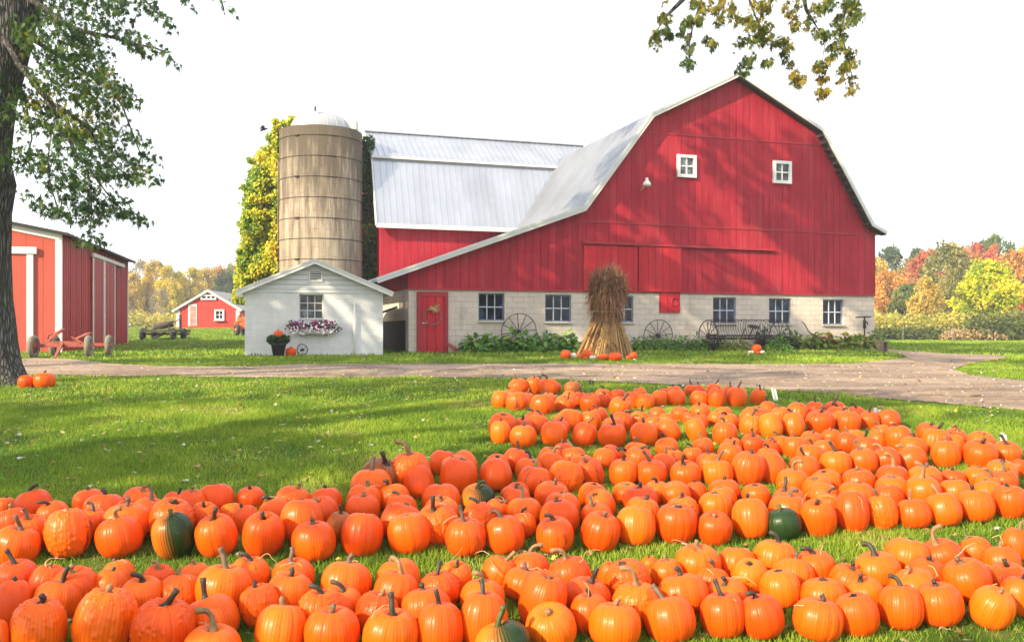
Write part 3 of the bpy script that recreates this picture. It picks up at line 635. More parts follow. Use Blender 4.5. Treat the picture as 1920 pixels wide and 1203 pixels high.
# ------------------------------------------------------------------ silo
SX, SY, SR = (602-U0)/F*39.4, 39.4, 1.77; SZ = float(gz(SX, SY)); silo = empty('farm_silo', (SX, SY, SZ), 0, 'tall stained concrete stave silo with iron hoops and a pale metal dome', 'silo')
zt_ = ZC + (V0-233)/F*(SY-SR) - SZ
mb = MB(); mb.lathe([(SR, 0), (SR, zt_), (SR-0.12, zt_), (SR-0.12, zt_-0.3)], 64); w_ = mb.build('stave_wall', M['concrete'], silo, True)
mb = MB()
for v in (267, 283, 320, 356, 392, 429, 466, 500, 535, 570):
    z = ZC + (V0-v+ (14 if v < 300 else 6))/F*SY - SZ
    if v == 267: z = zt_ - 0.42
    pass
for k in range(12):
    z = zt_ - 0.42 - 0.86*k
    if z > 0: mb.ring((0,0,z), (0,0,1), SR+0.008, 0.014, 64, 6)
    if k % 2 == 0:
        a = rad(-112); mb.box(-0.1, -0.03, -0.03, 0.1, 0.03, 0.03, 0, Matrix.Translation(((SR+0.03)*math.cos(a), (SR+0.03)*math.sin(a), z)) @ Matrix.Rotation(a+1.57, 4, 'Z'))
mb.build('hoop', M['iron'], silo)
prof = [(SR-0.13, zt_-0.1)] + [(1.30*math.cos(a), zt_ + 0.1 + .86*math.sin(a)) for a in np.linspace(0.0, 1.5707, 12)]
mb = MB(); n_ = 40; b0 = []
for i, (r, z) in enumerate(prof):
    for k in range(n_):
        a = 2*math.pi*k/n_; rr_ = r; mb.v.append((rr_*math.cos(a), rr_*math.sin(a), z))
for i in range(len(prof)-1):
    for k in range(n_): mb.f.append((i*n_+k, i*n_+(k+1)%n_, (i+1)*n_+(k+1)%n_, (i+1)*n_+k)); mb.m.append(0)
M['dome'] = m_metal_roof('pale_dome_metal', (0.42, 0.43, 0.45), 0.5, 0.4)
mb.build('dome', M['dome'], silo)
mb = MB()
for k in range(20):
    a = 2*math.pi*k/20+.1; mb.tube([(1.31*math.cos(t)*math.cos(a), 1.31*math.cos(t)*math.sin(a), zt_+0.105+.865*math.sin(t)) for t in np.linspace(0, 1.5, 9)], 0.006, 4)
mb.build('dome_seams', M['white_old'], silo)
mb = MB(); mb.box(SR*0.62,-0.4,zt_+0.1,SR*0.62+0.5,0.2,zt_+0.5); mb.tube([(SR*0.75,-0.3,zt_+0.5),(SR*0.75,-0.3,zt_+0.75)],0.02,6); mb.build('dormer', M['dome'], silo)
mb = MB(); mb.box(-0.045, -1.15, zt_+.72, 0.02, -1.05, zt_+.9); mb.build('vent_hatch', M['iron'], silo)

# ------------------------------------------------------------------ white block shed
pw = on_ground(459, 667); W = Plane(pw.x, pw.y, 15.6)
shed = empty('milk_house', (W.X0, W.Y0, W.z), W.a, 'small white block shed with gable roof and flower box, in front of the silo', 'shed')
Lw = W.at(718, 600)[0]; zew = W.at(461, 548)[1]; D = 5.0
ap = W.at(590, 486, -0.28); tl = W.at(441, 546, -0.28); tr_ = W.at(738, 549, -0.28)
h0x, h1z = W.at(561, 551); h1x, _ = W.at(607, 551); _, h0z = W.at(561, 598)
mb = MB(); wall_grid(mb, 0, Lw, -0.4, zew, [(h0x, h1x, h0z, h1z)], 0, 0.24)
mb.box(0, 0.25, -0.4, 0.2, D, zew); mb.box(Lw-0.2, 0.25, -0.4, Lw, D, zew); mb.box(0.2, D-0.2, -0.4, Lw-0.2, D, zew)
mb.add([(0,0,-.4),(0,.25,-.4),(0,.25,zew),(0,0,zew)], [(0,1,2,3)]); mb.add([(Lw,0,-.4),(Lw,.25,-.4),(Lw,.25,zew),(Lw,0,zew)], [(0,1,2,3)])
mb.build('block_wall', M['white_blocks'], shed)
mb = MB(); apx = ap[0]; apz = ap[1]-0.12
mb.prism([(0.0, zew+0.0), (Lw, zew), (Lw, zew+0.06), (apx, apz), (0, zew+0.06)], -0.02, 0.1)
for k in range(9):                                          # lapped boards
    z = zew + 0.02 + k*0.135; f = (z-zew-0.06)/(apz-zew-0.06); f = max(f, 0)
    xa, xb = apx*f+0.02, Lw-(Lw-apx)*f-0.02
    if xb-xa > 0.2 and f < .93: mb.prism([(xa, z), (xb, z), (xb-0.2*(1 if f else 0), z+0.012), (xa+0.2*(1 if f else 0), z+0.012)], -0.034, -0.0205)
mb.build('gable', M['clap'], shed)
mb = MB(); slope(mb, tl, ap, -0.26, D+0.3, 0.06); slope(mb, tr_, ap, -0.26, D+0.3, 0.06); mb.build('roof', M['roof'], shed)
mb = MB(); rake(mb, [tl, ap, tr_], 0.13, -0.31, -0.265, 0.02); mb.build('rake_board', M['white'], shed)
mb = MB(); rake(mb, [tl, ap, tr_], 0.035, -0.33, -0.312, 0.03); mb.build('drip_edge', M['fascia'], shed)
window(shed, h0x, h1x, h0z, h1z, 0.17, 3, 3, 0.04, M['white_old'], M['white_old'], M['glass_grey'], 0.03, True)
v0x, v1z = W.at(581, 509); v1x, _ = W.at(602, 509); _, v0z = W.at(581, 526)
mb = MB(); fw = 0.035
for a_, b__, c__, d__ in ((v0x-fw, v0x, v0z-fw, v1z+fw), (v1x, v1x+fw, v0z-fw, v1z+fw), (v0x, v1x, v1z, v1z+fw), (v0x, v1x, v0z-fw, v0z)): mb.box(a_, -0.07, c__, b__, -0.021, d__)
for k in range(4): z = v0z+(k+0.5)*(v1z-v0z)/4; mb.bar((v0x, -0.05, z), (v1x, -0.05, z), 0.012, 0.03)
vt = mb.build('louvre_vent', M['white'], shed); mb = MB(); mb.box(v0x, -0.03, v0z, v1x, -0.0215, v1z); mb.build('vent_back', M['black'], vt)
dx, dzt2 = W.at(664, 571); mb = MB(); mb.tube([(dx,-0.07,-0.05),(dx,-0.07,dzt2)], 0.035, 10); mb.tube([(dx,-0.07,dzt2-0.02),(dx,-0.01,dzt2+0.05)], 0.045, 10); mb.build('drain_pipe', M['white'], shed, True)
# iron bits between shed and barn
q0 = W.at(736, 577, 0); mb = MB(); mb.tube([(Lw+0.0, 0.6, q0[1]-0.16), (Lw+0.55, 0.5, q0[1]+0.05)], 0.035, 8); mb.build('spout', M['iron'], shed, True)
# window box
bx0, bzt = W.at(551, 614, -0.1); bx1, _ = W.at(627, 614, -0.1); fb = empty('flower_box', W.world((bx0+bx1)/2, 0) + (W.z + bzt - 0.2,), W.a, 'wooden window box of purple and white flowers under the white shed window', 'flower box')
hw = (bx1-bx0)/2; mb = MB(); mb.add([(-hw+.06,-.30,0),(hw-.06,-.30,0),(hw-.06,-.04,0),(-hw+.06,-.04,0),(-hw,-.36,.17),(hw,-.36,.17),(hw,-.04,.17),(-hw,-.04,.17)], [(0,3,2,1),(4,5,6,7),(0,1,5,4),(1,2,6,5),(2,3,7,6),(3,0,4,7)])
for x in (-hw*.7, hw*.7): mb.box(x-.02, -.2, -.08, x+.02, -.0, 0)
mb.build('box', M['white_old'], fb, bevel=0.006)
# ------------------------------------------------------------------ leaves: templates
def leaf_oval(n=6, w=0.42):
    pts = [(0, 0, 0)]; 
    for i in range(1, n): t = i/n; pts.append((w*math.sin(math.pi*t)**0.8, t, 0.05*math.sin(math.pi*t)))
    pts.append((0, 1, 0))
    for i in range(n-1, 0, -1): t = i/n; pts.append((-w*math.sin(math.pi*t)**0.8, t, 0.05*math.sin(math.pi*t)))
    f = [(0, i, i+1) for i in range(1, len(pts)-1)]; return np.array(pts), np.array(f)
OV4 = (np.array([(0,0,0),(.4,.45,.06),(0,1,0),(-.4,.45,.06)]), np.array([(0,1,2),(0,2,3)]))
OVAL = leaf_oval()
ang = [(-90, .05), (-38, .50), (-18, .26), (8, .80), (26, .28), (46, .92), (64, .30), (78, .60), (90, 1.12), (102, .60), (116, .30), (134, .92), (154, .28), (172, .80), (198, .26), (218, .50)]
MAPLE = (np.array([(0, .15, 0)] + [(r*.62*math.cos(rad(a)), .15+r*.85*math.sin(rad(a)) if r > .1 else 0, -0.10*r) for a, r in ang]), np.array([(0, i, i % len(ang)+1) for i in range(1, len(ang)+1)]))
def leaves_mesh(name, tpl, P, size, mat, parent=None, droop=0.6, r=None, sv=0.35, out=None):
    r = r or rng; n = len(P); ax_ = r.normal(0, 1, (n, 3)); ax_[:, 2] = ax_[:, 2]*0.5 - droop*2
    nrm = r.normal(0, 1, (n, 3))
    if out is not None: nrm = nrm*0.6 + out
    R = rot_from(ax_, nrm); S = size*(1+r.uniform(-sv, sv, n)); V, T = scatter(tpl[0], tpl[1], P, R, S)
    return link_mesh(name, np_mesh(name, V, T), mat, parent)
def blob_points(blobs, n, r, shell=0.35):
    # points in ellipsoids, denser towards the shell: rows (x, y, z, rx, ry, rz)
    blobs = np.array(blobs, float); vol = blobs[:, 3]*blobs[:, 4]*blobs[:, 5]; vol = vol**(2/3); k = r.choice(len(blobs), n, p=vol/vol.sum())
    d = r.normal(0, 1, (n, 3)); d /= np.linalg.norm(d, axis=1, keepdims=True); rr = r.uniform(shell, 1, n)**0.5
    return blobs[k, :3] + d*rr[:, None]*blobs[k, 3:], d

# ------------------------------------------------------------------ flowers of the window box
M['mum_green'] = m_leaf('dark_flower_foliage', [(0, (0.015, 0.045, 0.012)), (1, (0.05, 0.12, 0.03))], 0.2)
M['petal_white'] = m_plain('white_petals', (0.80, 0.76, 0.78), 0.6, 0.05); M['petal_purple'] = m_plain('purple_petals', (0.26, 0.03, 0.14), 0.6, 0.4, 4)
P, _ = blob_points([(x, -0.22, 0.24+0.05*math.sin(x*7), 0.16, 0.17, 0.17) for x in np.linspace(-hw-.05, hw+.05, 10)], 900, rng, 0.2)
leaves_mesh('foliage', OV4, P, 0.07, M['mum_green'], fb, 0.1)
FL = (np.array([(0,0,.01)]+[(.5*math.cos(a), .5*math.sin(a), 0.0) for a in np.linspace(0, 6.2832, 9)[:-1]]), np.array([(0, i, i % 8+1) for i in range(1, 9)]))
def flowers(parent, P, size, mat):
    n = len(P); nr = rng.normal(0, 0.45, (n, 3)) + np.array([0, -1, 0.5]); ax_ = np.cross(nr, rng.normal(0, 1, (n, 3))); R = rot_from(ax_, nr); V, T = scatter(FL[0], FL[1], P, R, size*(1+rng.uniform(-.3, .3, n)))
    return link_mesh('flowers', np_mesh('flowers', V, T), mat, parent)
xs_ = rng.uniform(-hw-.12, hw+.14, 95); P = np.stack([xs_, rng.uniform(-.42, -.34, 95), 0.16+rng.uniform(-.16, .22, 95)], 1); flowers(fb, P, 0.055, M['petal_white'])['kind'] = 'stuff'
cx_ = rng.choice([-.65, -.5, -.05, .02, .42, .62], 90)*hw/.66; P = np.stack([cx_+rng.normal(0, .10, 90), rng.uniform(-.42, -.32, 90), 0.26+rng.uniform(-.15, .17, 90)], 1); flowers(fb, P, 0.07, M['petal_purple'])['kind'] = 'stuff'
# pot with chrysanthemum
pp = on_ground(523, 668); pot = empty('flower_pot', (pp.x, pp.y-0.05, pp.z), 0, 'dark tapered flower pot holding a leafy mum beside the white shed wall', 'flower pot')
ppx = F/pp.y; mb = MB(); mb.lathe([(0, 0), (.16, 0), (.225, .36), (.245, .36), (.245, .40), (.21, .40), (.2, .34), (0, .34)], 24); mb.build('pot', M['black'], pot, True)
P, _ = blob_points([(0, 0, .50, .36, .3, .17)], 900, rng, 0.2); leaves_mesh('plant', OV4, P, 0.075, M['mum_green'], pot, -0.2)
# small iron wheel and garden fork handle
pp2 = on_ground(567, 667); spoke_wheel('cart_wheel', (pp2.x, pp2.y-0.02, pp2.z+0.19), (0.25, 1, 0.1), 0.19, 8, M['iron'], 'little black spoked wheel beside the pumpkin at the white shed', None, 0.014, hub=0.035)
pf = on_ground(551, 666); fork = empty('garden_fork', (pf.x, pf.y, pf.z), 0, 'D-handled garden tool leaning on the white shed wall', 'garden tool')
mb = MB(); mb.tube([(0.03, -.02, 0), (0.0, .08, .48)], .016, 8); mb.build('shaft', M['iron'], fork, True)
mb = MB(); mb.tube([(0, .08, .48), (-.06, .09, .56), (-.06, .10, .64), (.06, .10, .64), (.06, .09, .56), (0, .08, .48)], .014, 6); mb.build('grip', M['iron'], fork, True)

# ------------------------------------------------------------------ big ribbed red shed on the left
S0 = Vector(((113-U0)/F*32.0, 32.0)); sa = math.atan2(0.235, 1.0)             # side wall runs away with this slope
side = Vector((-0.235, 1.0)).normalized(); gab = Vector((-side.y, side.x))     # gable wall runs left
# local frame: x to the right along the gable, y into the depth
ga = math.atan2(-gab.y, -gab.x); LS = empty('pole_shed', (S0.x, S0.y, float(gz(S0.x, S0.y))-0.0), ga, 'long ribbed red steel shed with white corner trim and sliding doors, left of the lawn', 'shed')
lsz = LS.location.z
def ls_side(u, v):                                          # a point on the side wall: (y, z)
    k = (u-U0)/F; y = (k*S0.y - S0.x)/(side.x - k*side.y); Y = S0.y + y*side.y; return y, ZC+(V0-v)/F*Y - lsz
def ls_gab(u, v):
    k = (u-U0)/F; s_ = (k*S0.y - S0.x)/(gab.x - k*gab.y); Y = S0.y + s_*gab.y; return -s_, ZC+(V0-v)/F*Y - lsz
ze_ = ls_side(119, 441)[1]; LEN = ls_side(239, 490)[0]; GW = 11.0; zrise = ls_gab(22, 425)[1] - ls_gab(112, 443)[1]; slp = zrise/abs(ls_gab(22, 425)[0]-ls_gab(112, 443)[0]); zr_ = ze_ + slp*GW/2
mb = MB(); mb.prism([(-GW, -.5), (0, -.5), (0, ze_), (-GW/2, zr_), (-GW, ze_)], 0, 0.1); mb.build('gable_wall', M['red_steel_sunlit'], LS)
mb = MB(); mb.box(-0.1, 0.101, -.8, 0, LEN, ze_)
y = 0.2
while y < LEN-0.1: mb.box(0.001, y, -.8, 0.025, y+0.05, ze_-0.02); y += 0.3
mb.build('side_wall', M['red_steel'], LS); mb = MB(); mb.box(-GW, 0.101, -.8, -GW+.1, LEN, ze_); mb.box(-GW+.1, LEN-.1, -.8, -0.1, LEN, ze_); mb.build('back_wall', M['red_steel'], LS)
mb = MB(); slope(mb, (0.35, ze_-0.35*slp+0.06), (-GW/2, zr_+0.06), -0.25, LEN+0.3, 0.07, 0.03, 0.6); slope(mb, (-GW-.35, ze_-0.35*slp+0.06), (-GW/2, zr_+0.06), -0.25, LEN+0.3, 0.07)
mb.build('roof', M['roof_dark'], LS)
mb = MB(); cw = ls_gab(104, 600)[0]; mb.box(cw, -0.03, -.5, 0.045, -0.002, ze_-0.02); mb.box(0.03, -0.0, -.5, 0.045, 0.12, ze_-0.05); mb.build('corner_trim', M['white'], LS); mb = MB(); mb.box(-0.0, LEN-0.05, -.8, 0.045, LEN+0.02, ze_-0.02); mb.build('corner_trim', M['white'], LS); mb = MB()
strip_between(mb, (-GW/2, zr_-0.10), (0.0, ze_-0.12), 0.2, -0.05, -0.031)
mb.build('gable_trim', M['white'], LS)
# white framed door on the gable
gx1, gzt = ls_gab(64, 470); mb = MB(); mb.box(-GW+2, -0.12, gzt-0.32+0.2, ls_gab(70, 470)[0], -0.035, gzt+0.12); mb.build('door_header', M['white'], LS, bevel=.01)
gx0 = ls_gab(51, 600)[0]; mb = MB(); mb.box(gx0, -0.08, -.3, ls_gab(63, 600)[0], -0.012, gzt-0.13); mb.box(-GW+2, -0.05, -.3, gx0-0.003, -0.012, gzt-0.13, 1); mb.build('gable_door', [M['white'], M['red_steel_sunlit']], LS)
# sliding doors with white edges on the side
ya, yb, yc = ls_side(170, 500)[0], ls_side(191.5, 500)[0], ls_side(212, 500)[0]; ztp = ze_-0.42; dz_ = LEN*0.0
for (y0_, y1_) in ((ya, yb), (yb+.01, yc)):
    mb = MB(); mb.box(0.03, y0_, -.35, 0.07, y1_, ztp-.02)
    y = y0_+0.15
    while y < y1_-.1: mb.box(0.071, y, -.35, 0.088, y+0.05, ztp-.05); y += 0.3
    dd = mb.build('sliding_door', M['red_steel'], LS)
    mb = MB(); mb.box(0.05, y0_, -.35, 0.10, y0_+.16, ztp); mb.box(0.05, y1_-.12, -.35, 0.10, y1_, ztp); mb.box(0.05, y0_+.16, -.38, 0.095, y1_-.12, -.28); mb.build('door_edge', M['white_old'], dd)
mb = MB(); mb.box(0.03, ya-.15, ztp, 0.14, ls_side(228, 500)[0], ztp+.16); mb.build('door_track', M['white_old'], LS, bevel=.01)
# ------------------------------------------------------------------ small red barn far left
ps = on_ground(332, 614); ps = Vector(((331-U0)/F*78, 78, 0)); ps.z = float(gz(ps.x, ps.y)); SB = Plane(ps.x, ps.y, 2.0, ps.z)
sb = empty('small_barn', (ps.x, ps.y, ps.z), SB.a, 'small faded red barn with white trimmed door in the far left field', 'barn')
sw = SB.at(449, 600)[0]; za, ap_, zbq = SB.at(331, 578)[1], SB.at(391, 545), SB.at(449, 579)[1]; zbase = SB.at(390, 613)[1]
mb = MB(); mb.prism([(0, zbase-.5), (sw, zbase-.5), (sw, zbq), ap_, (0, za)], 0, 0.15); mb.box(0, 0.151, zbase-.5, .15, 7, za); mb.box(sw-.15, .151, zbase-.5, sw, 7, zbq); mb.build('wall', M['red_far'], sb)
sl = [(-0.35, za-0.22), (ap_[0], ap_[1]+.07), (sw+.25, zbq-0.10)]
mb = MB(); slope(mb, sl[0], sl[1], -.2, 7.3, .08); slope(mb, sl[2], sl[1], -.2, 7.3, .08); mb.build('roof', m_plain('grey_barn_roofing', (.28,.27,.26), .8), sb)
mb = MB(); rake(mb, sl, .14, -.25, -.205); mb.box(0, -.03, zbase, .28, -.003, za-.15); mb.box(sw-.3, -.03, zbase, sw, -.003, zbq-.1)
mb.build('trim', M['white_old'], sb)
a0, a1 = SB.at(353, 570), SB.at(369, 611); mb = MB(); mb.box(a0[0], -.04, a1[1], a1[0], -.003, a0[1]); d_f = mb.build('door_frame', M['white_old'], sb)
mb = MB(); mb.box(a0[0]+.16, -.07, a1[1], a1[0]-.1, -.041, a0[1]-.15); M['door_faded'] = m_plain('faded_red_door', (0.48, 0.20, 0.17), .8, .4, 2); mb.build('door', M['door_faded'], sb)
a0, a1 = SB.at(402.5, 580), SB.at(421, 600); window(sb, a0[0], a1[0], a1[1], a0[1], -0.08, 2, 2, .14, M['white_old'], M['white_old'], M['glass'], .05, True, .06)
a0, a1 = SB.at(377, 552.5), SB.at(406, 562); window(sb, a0[0], a1[0], a1[1], a0[1], -0.08, 3, 1, .12, M['white_old'], M['white_old'], M['glass'], .12, False, .06)

# ------------------------------------------------------------------ farm implements on the left
def wheel_parts(parent, c, axis, R, w, tyre, rim):
    mb = MB(); a = Vector(axis).normalized(); mb.ring(c, a, R-w*.42, w*.42, 32, 10, 0, w*.5); t = mb.build('tyre', tyre, parent, True)
    mb = MB(); mb.cyl(c, a, R-w*.78, w*.35, 24); mb.cyl(c, a, R*.25, w*.9, 12)
    mb.build('rim', rim, t, True); return t
pg = on_ground(104, 671); gear = empty('wagon_running_gear', (pg.x, pg.y+.5, pg.z), rad(8), 'rusty red farm wagon chassis with four tan tyres by the shed corner', 'wagon chassis')
sc = F/(pg.y+.4)
for x, y in ((-.80, -.15), (-.78, 1.55), (.74, -.15), (.86, 1.45)): wheel_parts(gear, (x, y, .33), (1, .12 if x > 0 else -.05, 0), .34, .17, M['tyre_tan'], M['rust_red'])
mb = MB(); mb.bar((-.78, -.15, .36), (.74, -.15, .36), .08, .1); mb.bar((-.76, 1.5, .36), (.82, 1.45, .36), .08, .1); mb.bar((-.35, -.15, .42), (-.1, 1.5, .42), .07); mb.bar((.35, -.15, .42), (.2, 1.5, .42), .07)
mb.bar((-.5, -.1, .44), (.5, -.1, .44), .12, .09); mb.bar((-.45, -.1, .45), (-.1, -.1, .72), .05); mb.bar((.6, -.15, .42), (.25, -.15, .62), .05); mb.build('frame', M['rust_red'], gear, bevel=.01)
mb = MB(); mb.bar((0, -.15, .42), (.10, -1.05, .02), .07, .06); mb.bar((-.12, -.15, .40), (.08, -.8, .14), .04); mb.build('drawbar', M['rust_red'], gear)
mb = MB(); mb.tube([(-.5, .2, .48), (-.25, .1, .72), (.0, .0, .84)], .05, 8); mb.tube([(-.55, .3, .5), (-.55, .3, .68), (-.4, .3, .70)], .03, 6); mb.tube([(.2, .5, .55), (.5, .4, .68), (.66, .4, .72)], .05, 8); mb.build('lever', M['rust_red'], gear, True)
pw_ = on_ground(299, 637); wag = empty('flat_wagon', pw_, rad(4), 'dark low flat hay wagon on black tyres beyond the red shed', 'wagon')
wk = F/pw_.y; wp = lambda u: (u-299)/wk
for x, y in ((wp(268), 0), (wp(271), 1.7), (wp(324), 0), (wp(327), 1.7)): wheel_parts(wag, (x, y, .33), (1, 0, 0), .34, .24, M['rubber'], M['iron'])
mb = MB(); mb.box(wp(272), -.3, .42, wp(330), 2.8, .56); mb.bar((wp(264), 0, .33), (wp(330), 0, .33), .1); mb.bar((wp(270), 2.2, .33), (wp(334), 2.2, .33), .1); mb.bar((0, -.9, .12), (0, 1, .38), .1)
mb.box(wp(276), -.34, .56, wp(280), -.26, .75); mb.box(wp(318), -.34, .56, wp(322), -.26, .75); mb.build('bed', M['dark_wood'], wag)
mb = MB(); mb.bar((wp(314), 2.4, .5), (wp(314), 2.4, 1.45), .12); mb.tube([(wp(284), 1.5, .6), (wp(312), 2.3, 1.15)], .03, 6); mb.build('standard', M['dark_wood'], wag)
lg = empty('log', pw_ + Vector((0, .4, .57)), rad(4), 'thick grey log lying across the flat wagon', 'log'); mb = MB(); mb.tube([(wp(283), 0, .17), (wp(300), .1, .22), (wp(317), .2, .33)], [.15, .19, .17], 12); mb.build('trunk', M['dark_wood'], lg, True); 
# orange tractor half hidden behind the white shed
pt = on_ground(452, 629); tr_o = empty('farm_tractor', pt, rad(10), 'orange farm tractor half hidden behind the left corner of the white shed', 'tractor')
tk = F/pt.y; tp = lambda u: (u-452)/tk
mb = MB(); mb.box(tp(440), 0, .42, tp(475), 1.0, .95); mb.box(tp(444), .1, .95, tp(470), .9, 1.2); mb.bar((tp(447), .4, 1.2), (tp(449), .4, 1.5), .06); mb.bar((tp(444), 0, .8), (tp(456), -.2, 1.3), .05); mb.build('body', M['orange_paint'], tr_o, bevel=.04)
for x, y, R_ in ((tp(445), -.15, .38), (tp(470), -.1, .5), (tp(452), 1.1, .38)): wheel_parts(tr_o, (x, y, R_), (1, .5, 0), R_, .26, M['rubber'], M['orange_paint'])
mb = MB(); mb.box(tp(446), .1, 1.2, tp(455), .5, 1.28); mb.build('seat', M['black'], tr_o)

# ------------------------------------------------------------------ corn shock
pc = on_ground(1137, 671); cs = empty('corn_shock', (pc.x, pc.y+.35, pc.z), 0, 'tall tied shock of dry brown corn stalks standing on the lawn before the barn', 'corn shock')
ck = F/(pc.y+.35); H_ = 172/ck; r2 = np.random.default_rng(5)
M['stalk'] = m_leaf('dry_corn_stalks', [(0, (0.22, 0.11, 0.045)), (.5, (0.44, 0.26, 0.095)), (1, (0.64, 0.43, 0.17))], 0.0, .8)
M['dryleaf'] = m_leaf('dry_corn_leaves', [(0, (0.13, 0.05, 0.028)), (.5, (0.32, 0.15, 0.075)), (1, (0.55, 0.33, 0.17))], 0.2, .8)
M['tassel'] = m_leaf('dry_corn_tassels', [(0, (0.16, 0.07, 0.05)), (.6, (0.36, 0.18, 0.12)), (1, (0.54, 0.32, 0.21))], 0.2, .8)
zn = H_*.44
def stalk_path(a, rb, rt, jit):
    b = Vector((math.cos(a)*rb*1.0, math.sin(a)*rb*.85, 0)); nk = Vector((math.cos(a+.3)*.34*rb/.84+.02, math.sin(a+.3)*.34*rb/.84, zn)); tp_ = Vector((math.cos(a+.5)*rt+.08, math.sin(a+.5)*rt, H_*jit)); return b, nk, tp_
mb = MB(); VL = []; tass = []
for k in range(520):
    a = r2.uniform(0, 6.283); rb = .92*math.sqrt(r2.uniform(.2, 1)); fr_ = math.sqrt(r2.uniform(0, 1)); rt = .57*fr_; b, nk, tp_ = stalk_path(a, rb, rt, r2.uniform(.80, 1.0)-.12*fr_**2.5)
    q1 = b.lerp(nk, .5) + Vector((0, 0, .0)); mb.tube([b, q1, nk, nk.lerp(tp_, .5)+Vector((math.cos(a), math.sin(a), 0))*.05, tp_], [.016, .014, .012, .010, .005], 4, cap=False); tass.append((tp_, a))
    for j in range(5):
        t = r2.uniform(.05, .95); p = b.lerp(nk, t*2) if t < .5 else nk.lerp(tp_, t*2-1); VL.append((p, a, t))
mb.build('stalks', M['stalk'], cs)
vs = []; ts = []
def ribbon(p, d, ln, w, bend, vs, ts):                       # a drooping strip leaf
    b = len(vs); side_ = d.cross(Vector((0, 0, 1))); side_ = side_.normalized() if side_.length > .01 else Vector((1, 0, 0)); q = p.copy(); dd = d.normalized()
    for i in range(6):
        ww = w*(1-i/5.3)*(.6+.4*math.sin(i*1.3)); vs.append(tuple(q-side_*ww)); vs.append(tuple(q+side_*ww)); q = q+dd*ln/5; dd = (dd+Vector((0, 0, -bend))).normalized()
    for i in range(5): ts.extend([(b+2*i, b+2*i+1, b+2*i+3), (b+2*i, b+2*i+3, b+2*i+2)])
for p, a, t in VL:
    o_ = 1 if t > .5 else .38; d = Vector((math.cos(a)+r2.normal(0, .5), math.sin(a)+r2.normal(0, .5), r2.uniform(-1.2, .7))); ribbon(p, d, r2.uniform(.25, .70)*o_, r2.uniform(.014, .038), r2.uniform(.25, .8), vs, ts)
link_mesh('dry_leaves', np_mesh('dry_leaves', np.array(vs), np.array(ts)), M['dryleaf'], cs)
vs = []; ts = []
for tp_, a in tass:
    for j in range(12):
        d = Vector((r2.normal(0, .8)+.1, r2.normal(0, .55), r2.uniform(.3, 1.1))); ribbon(tp_ - Vector((0, 0, r2.uniform(0, .35))), d, r2.uniform(.14, .46), .010, r2.uniform(-.05, .22), vs, ts)
link_mesh('tassels', np_mesh('tassels', np.array(vs), np.array(ts)), M['tassel'], cs)
mb = MB(); mb.ring((0, 0, zn+.15), (.05, 0, 1), .44, .015, 30, 6); mb.build('twine', M['husk'], cs)

# ------------------------------------------------------------------ hostas and shrubs along the block wall
M['hosta'] = m_leaf('green_hosta_leaves', [(0, (0.04, 0.12, 0.015)), (.55, (0.10, 0.26, 0.025)), (1, (0.24, 0.40, 0.05))], .25, .45)
M['hosta_y'] = m_leaf('yellowing_hosta_leaves', [(0, (0.05, 0.12, 0.015)), (.5, (0.16, 0.28, 0.025)), (.85, (0.28, 0.26, 0.03)), (1, (0.42, 0.26, 0.04))], .25, .45)
HL = (np.array([(0,0,0),(.30,.30,.10),(.36,.55,.08),(.18,.85,-.02),(0,1.05,-.10),(-.18,.85,-.02),(-.36,.55,.08),(-.30,.30,.10),(0,.5,-.02)]), np.array([(8,0,1),(8,1,2),(8,2,3),(8,3,4),(8,4,5),(8,5,6),(8,6,7),(8,7,0)]))
NL = (HL[0]*np.array([.45, 1, 1]), HL[1])
def hosta(u, v, wpx, hpx, tpl, size, mat, label, n=170, seed=1, group='hostas along the block wall', name='hosta_plant', cat='plant', shift=0.0):
    x_ = B.at(u, v, -.55+shift)[0]; q_ = B.world(x_, -.55+shift); p = Vector((q_[0], q_[1], float(gz(*q_)))); k = F/p.y; w = wpx/k/2; h = hpx/k*1.15; n = int(n*1.7); r = np.random.default_rng(seed); o = empty(name, p, 0, label, cat, group)
    d = r.normal(0, 1, (n, 3)); d[:, 2] = np.abs(d[:, 2])*.8; d /= np.linalg.norm(d, axis=1, keepdims=True); q = r.uniform(.35, 1, n)[:, None]
    P = d*q*np.array([w*1.05, min(w*.8, .45), h*1.0]) + np.array([0, 0, .02]); axd = d.copy(); axd[:, 2] -= r.uniform(.4, 1.2, n); axd += r.normal(0, .25, (n, 3)); up = r.normal(0, .35, (n, 3))+np.array([0, -.35, 1])+d*.5
    R = rot_from(axd, up); V, T = scatter(tpl[0], tpl[1], P, R, size*r.uniform(.7, 1.2, n)); link_mesh('leaves', np_mesh('leaves', V, T), mat, o)
    mb = MB()
    for i in range(0, n, 9): mb.tube([(0, 0, 0), tuple(P[i]*np.array([.6, .6, .7])), tuple(P[i])], .006, 4, cap=False)
    mb.build('stems', mat, o); return o
us = [889, 925, 958, 992, 1026, 1062]; lab = ['leftmost, beside the plough blade', 'under the left edge of the first window', 'in front of the large iron wheel', 'right of the large iron wheel', 'under the second window', 'next to the corn shock']
for i, (u, l) in enumerate(zip(us, lab)): hosta(u, 657, 46, 29+(i % 3)*2, HL, .24, M['hosta'], 'broad-leaved green hosta %s' % l, 130, 20+i)
us = [1195, 1224, 1252, 1280, 1309]; lab = ['right beside the corn shock', 'in front of the smaller iron wheel', 'just right of the smaller iron wheel', 'midway from iron wheel to hay rake', 'touching the left rake wheel']
for i, (u, l) in enumerate(zip(us, lab)): hosta(u, 656, 40, 23+(i % 3)*2, NL, .17, M['hosta'], 'low narrow-leaved hosta %s' % l, 210, 40+i)
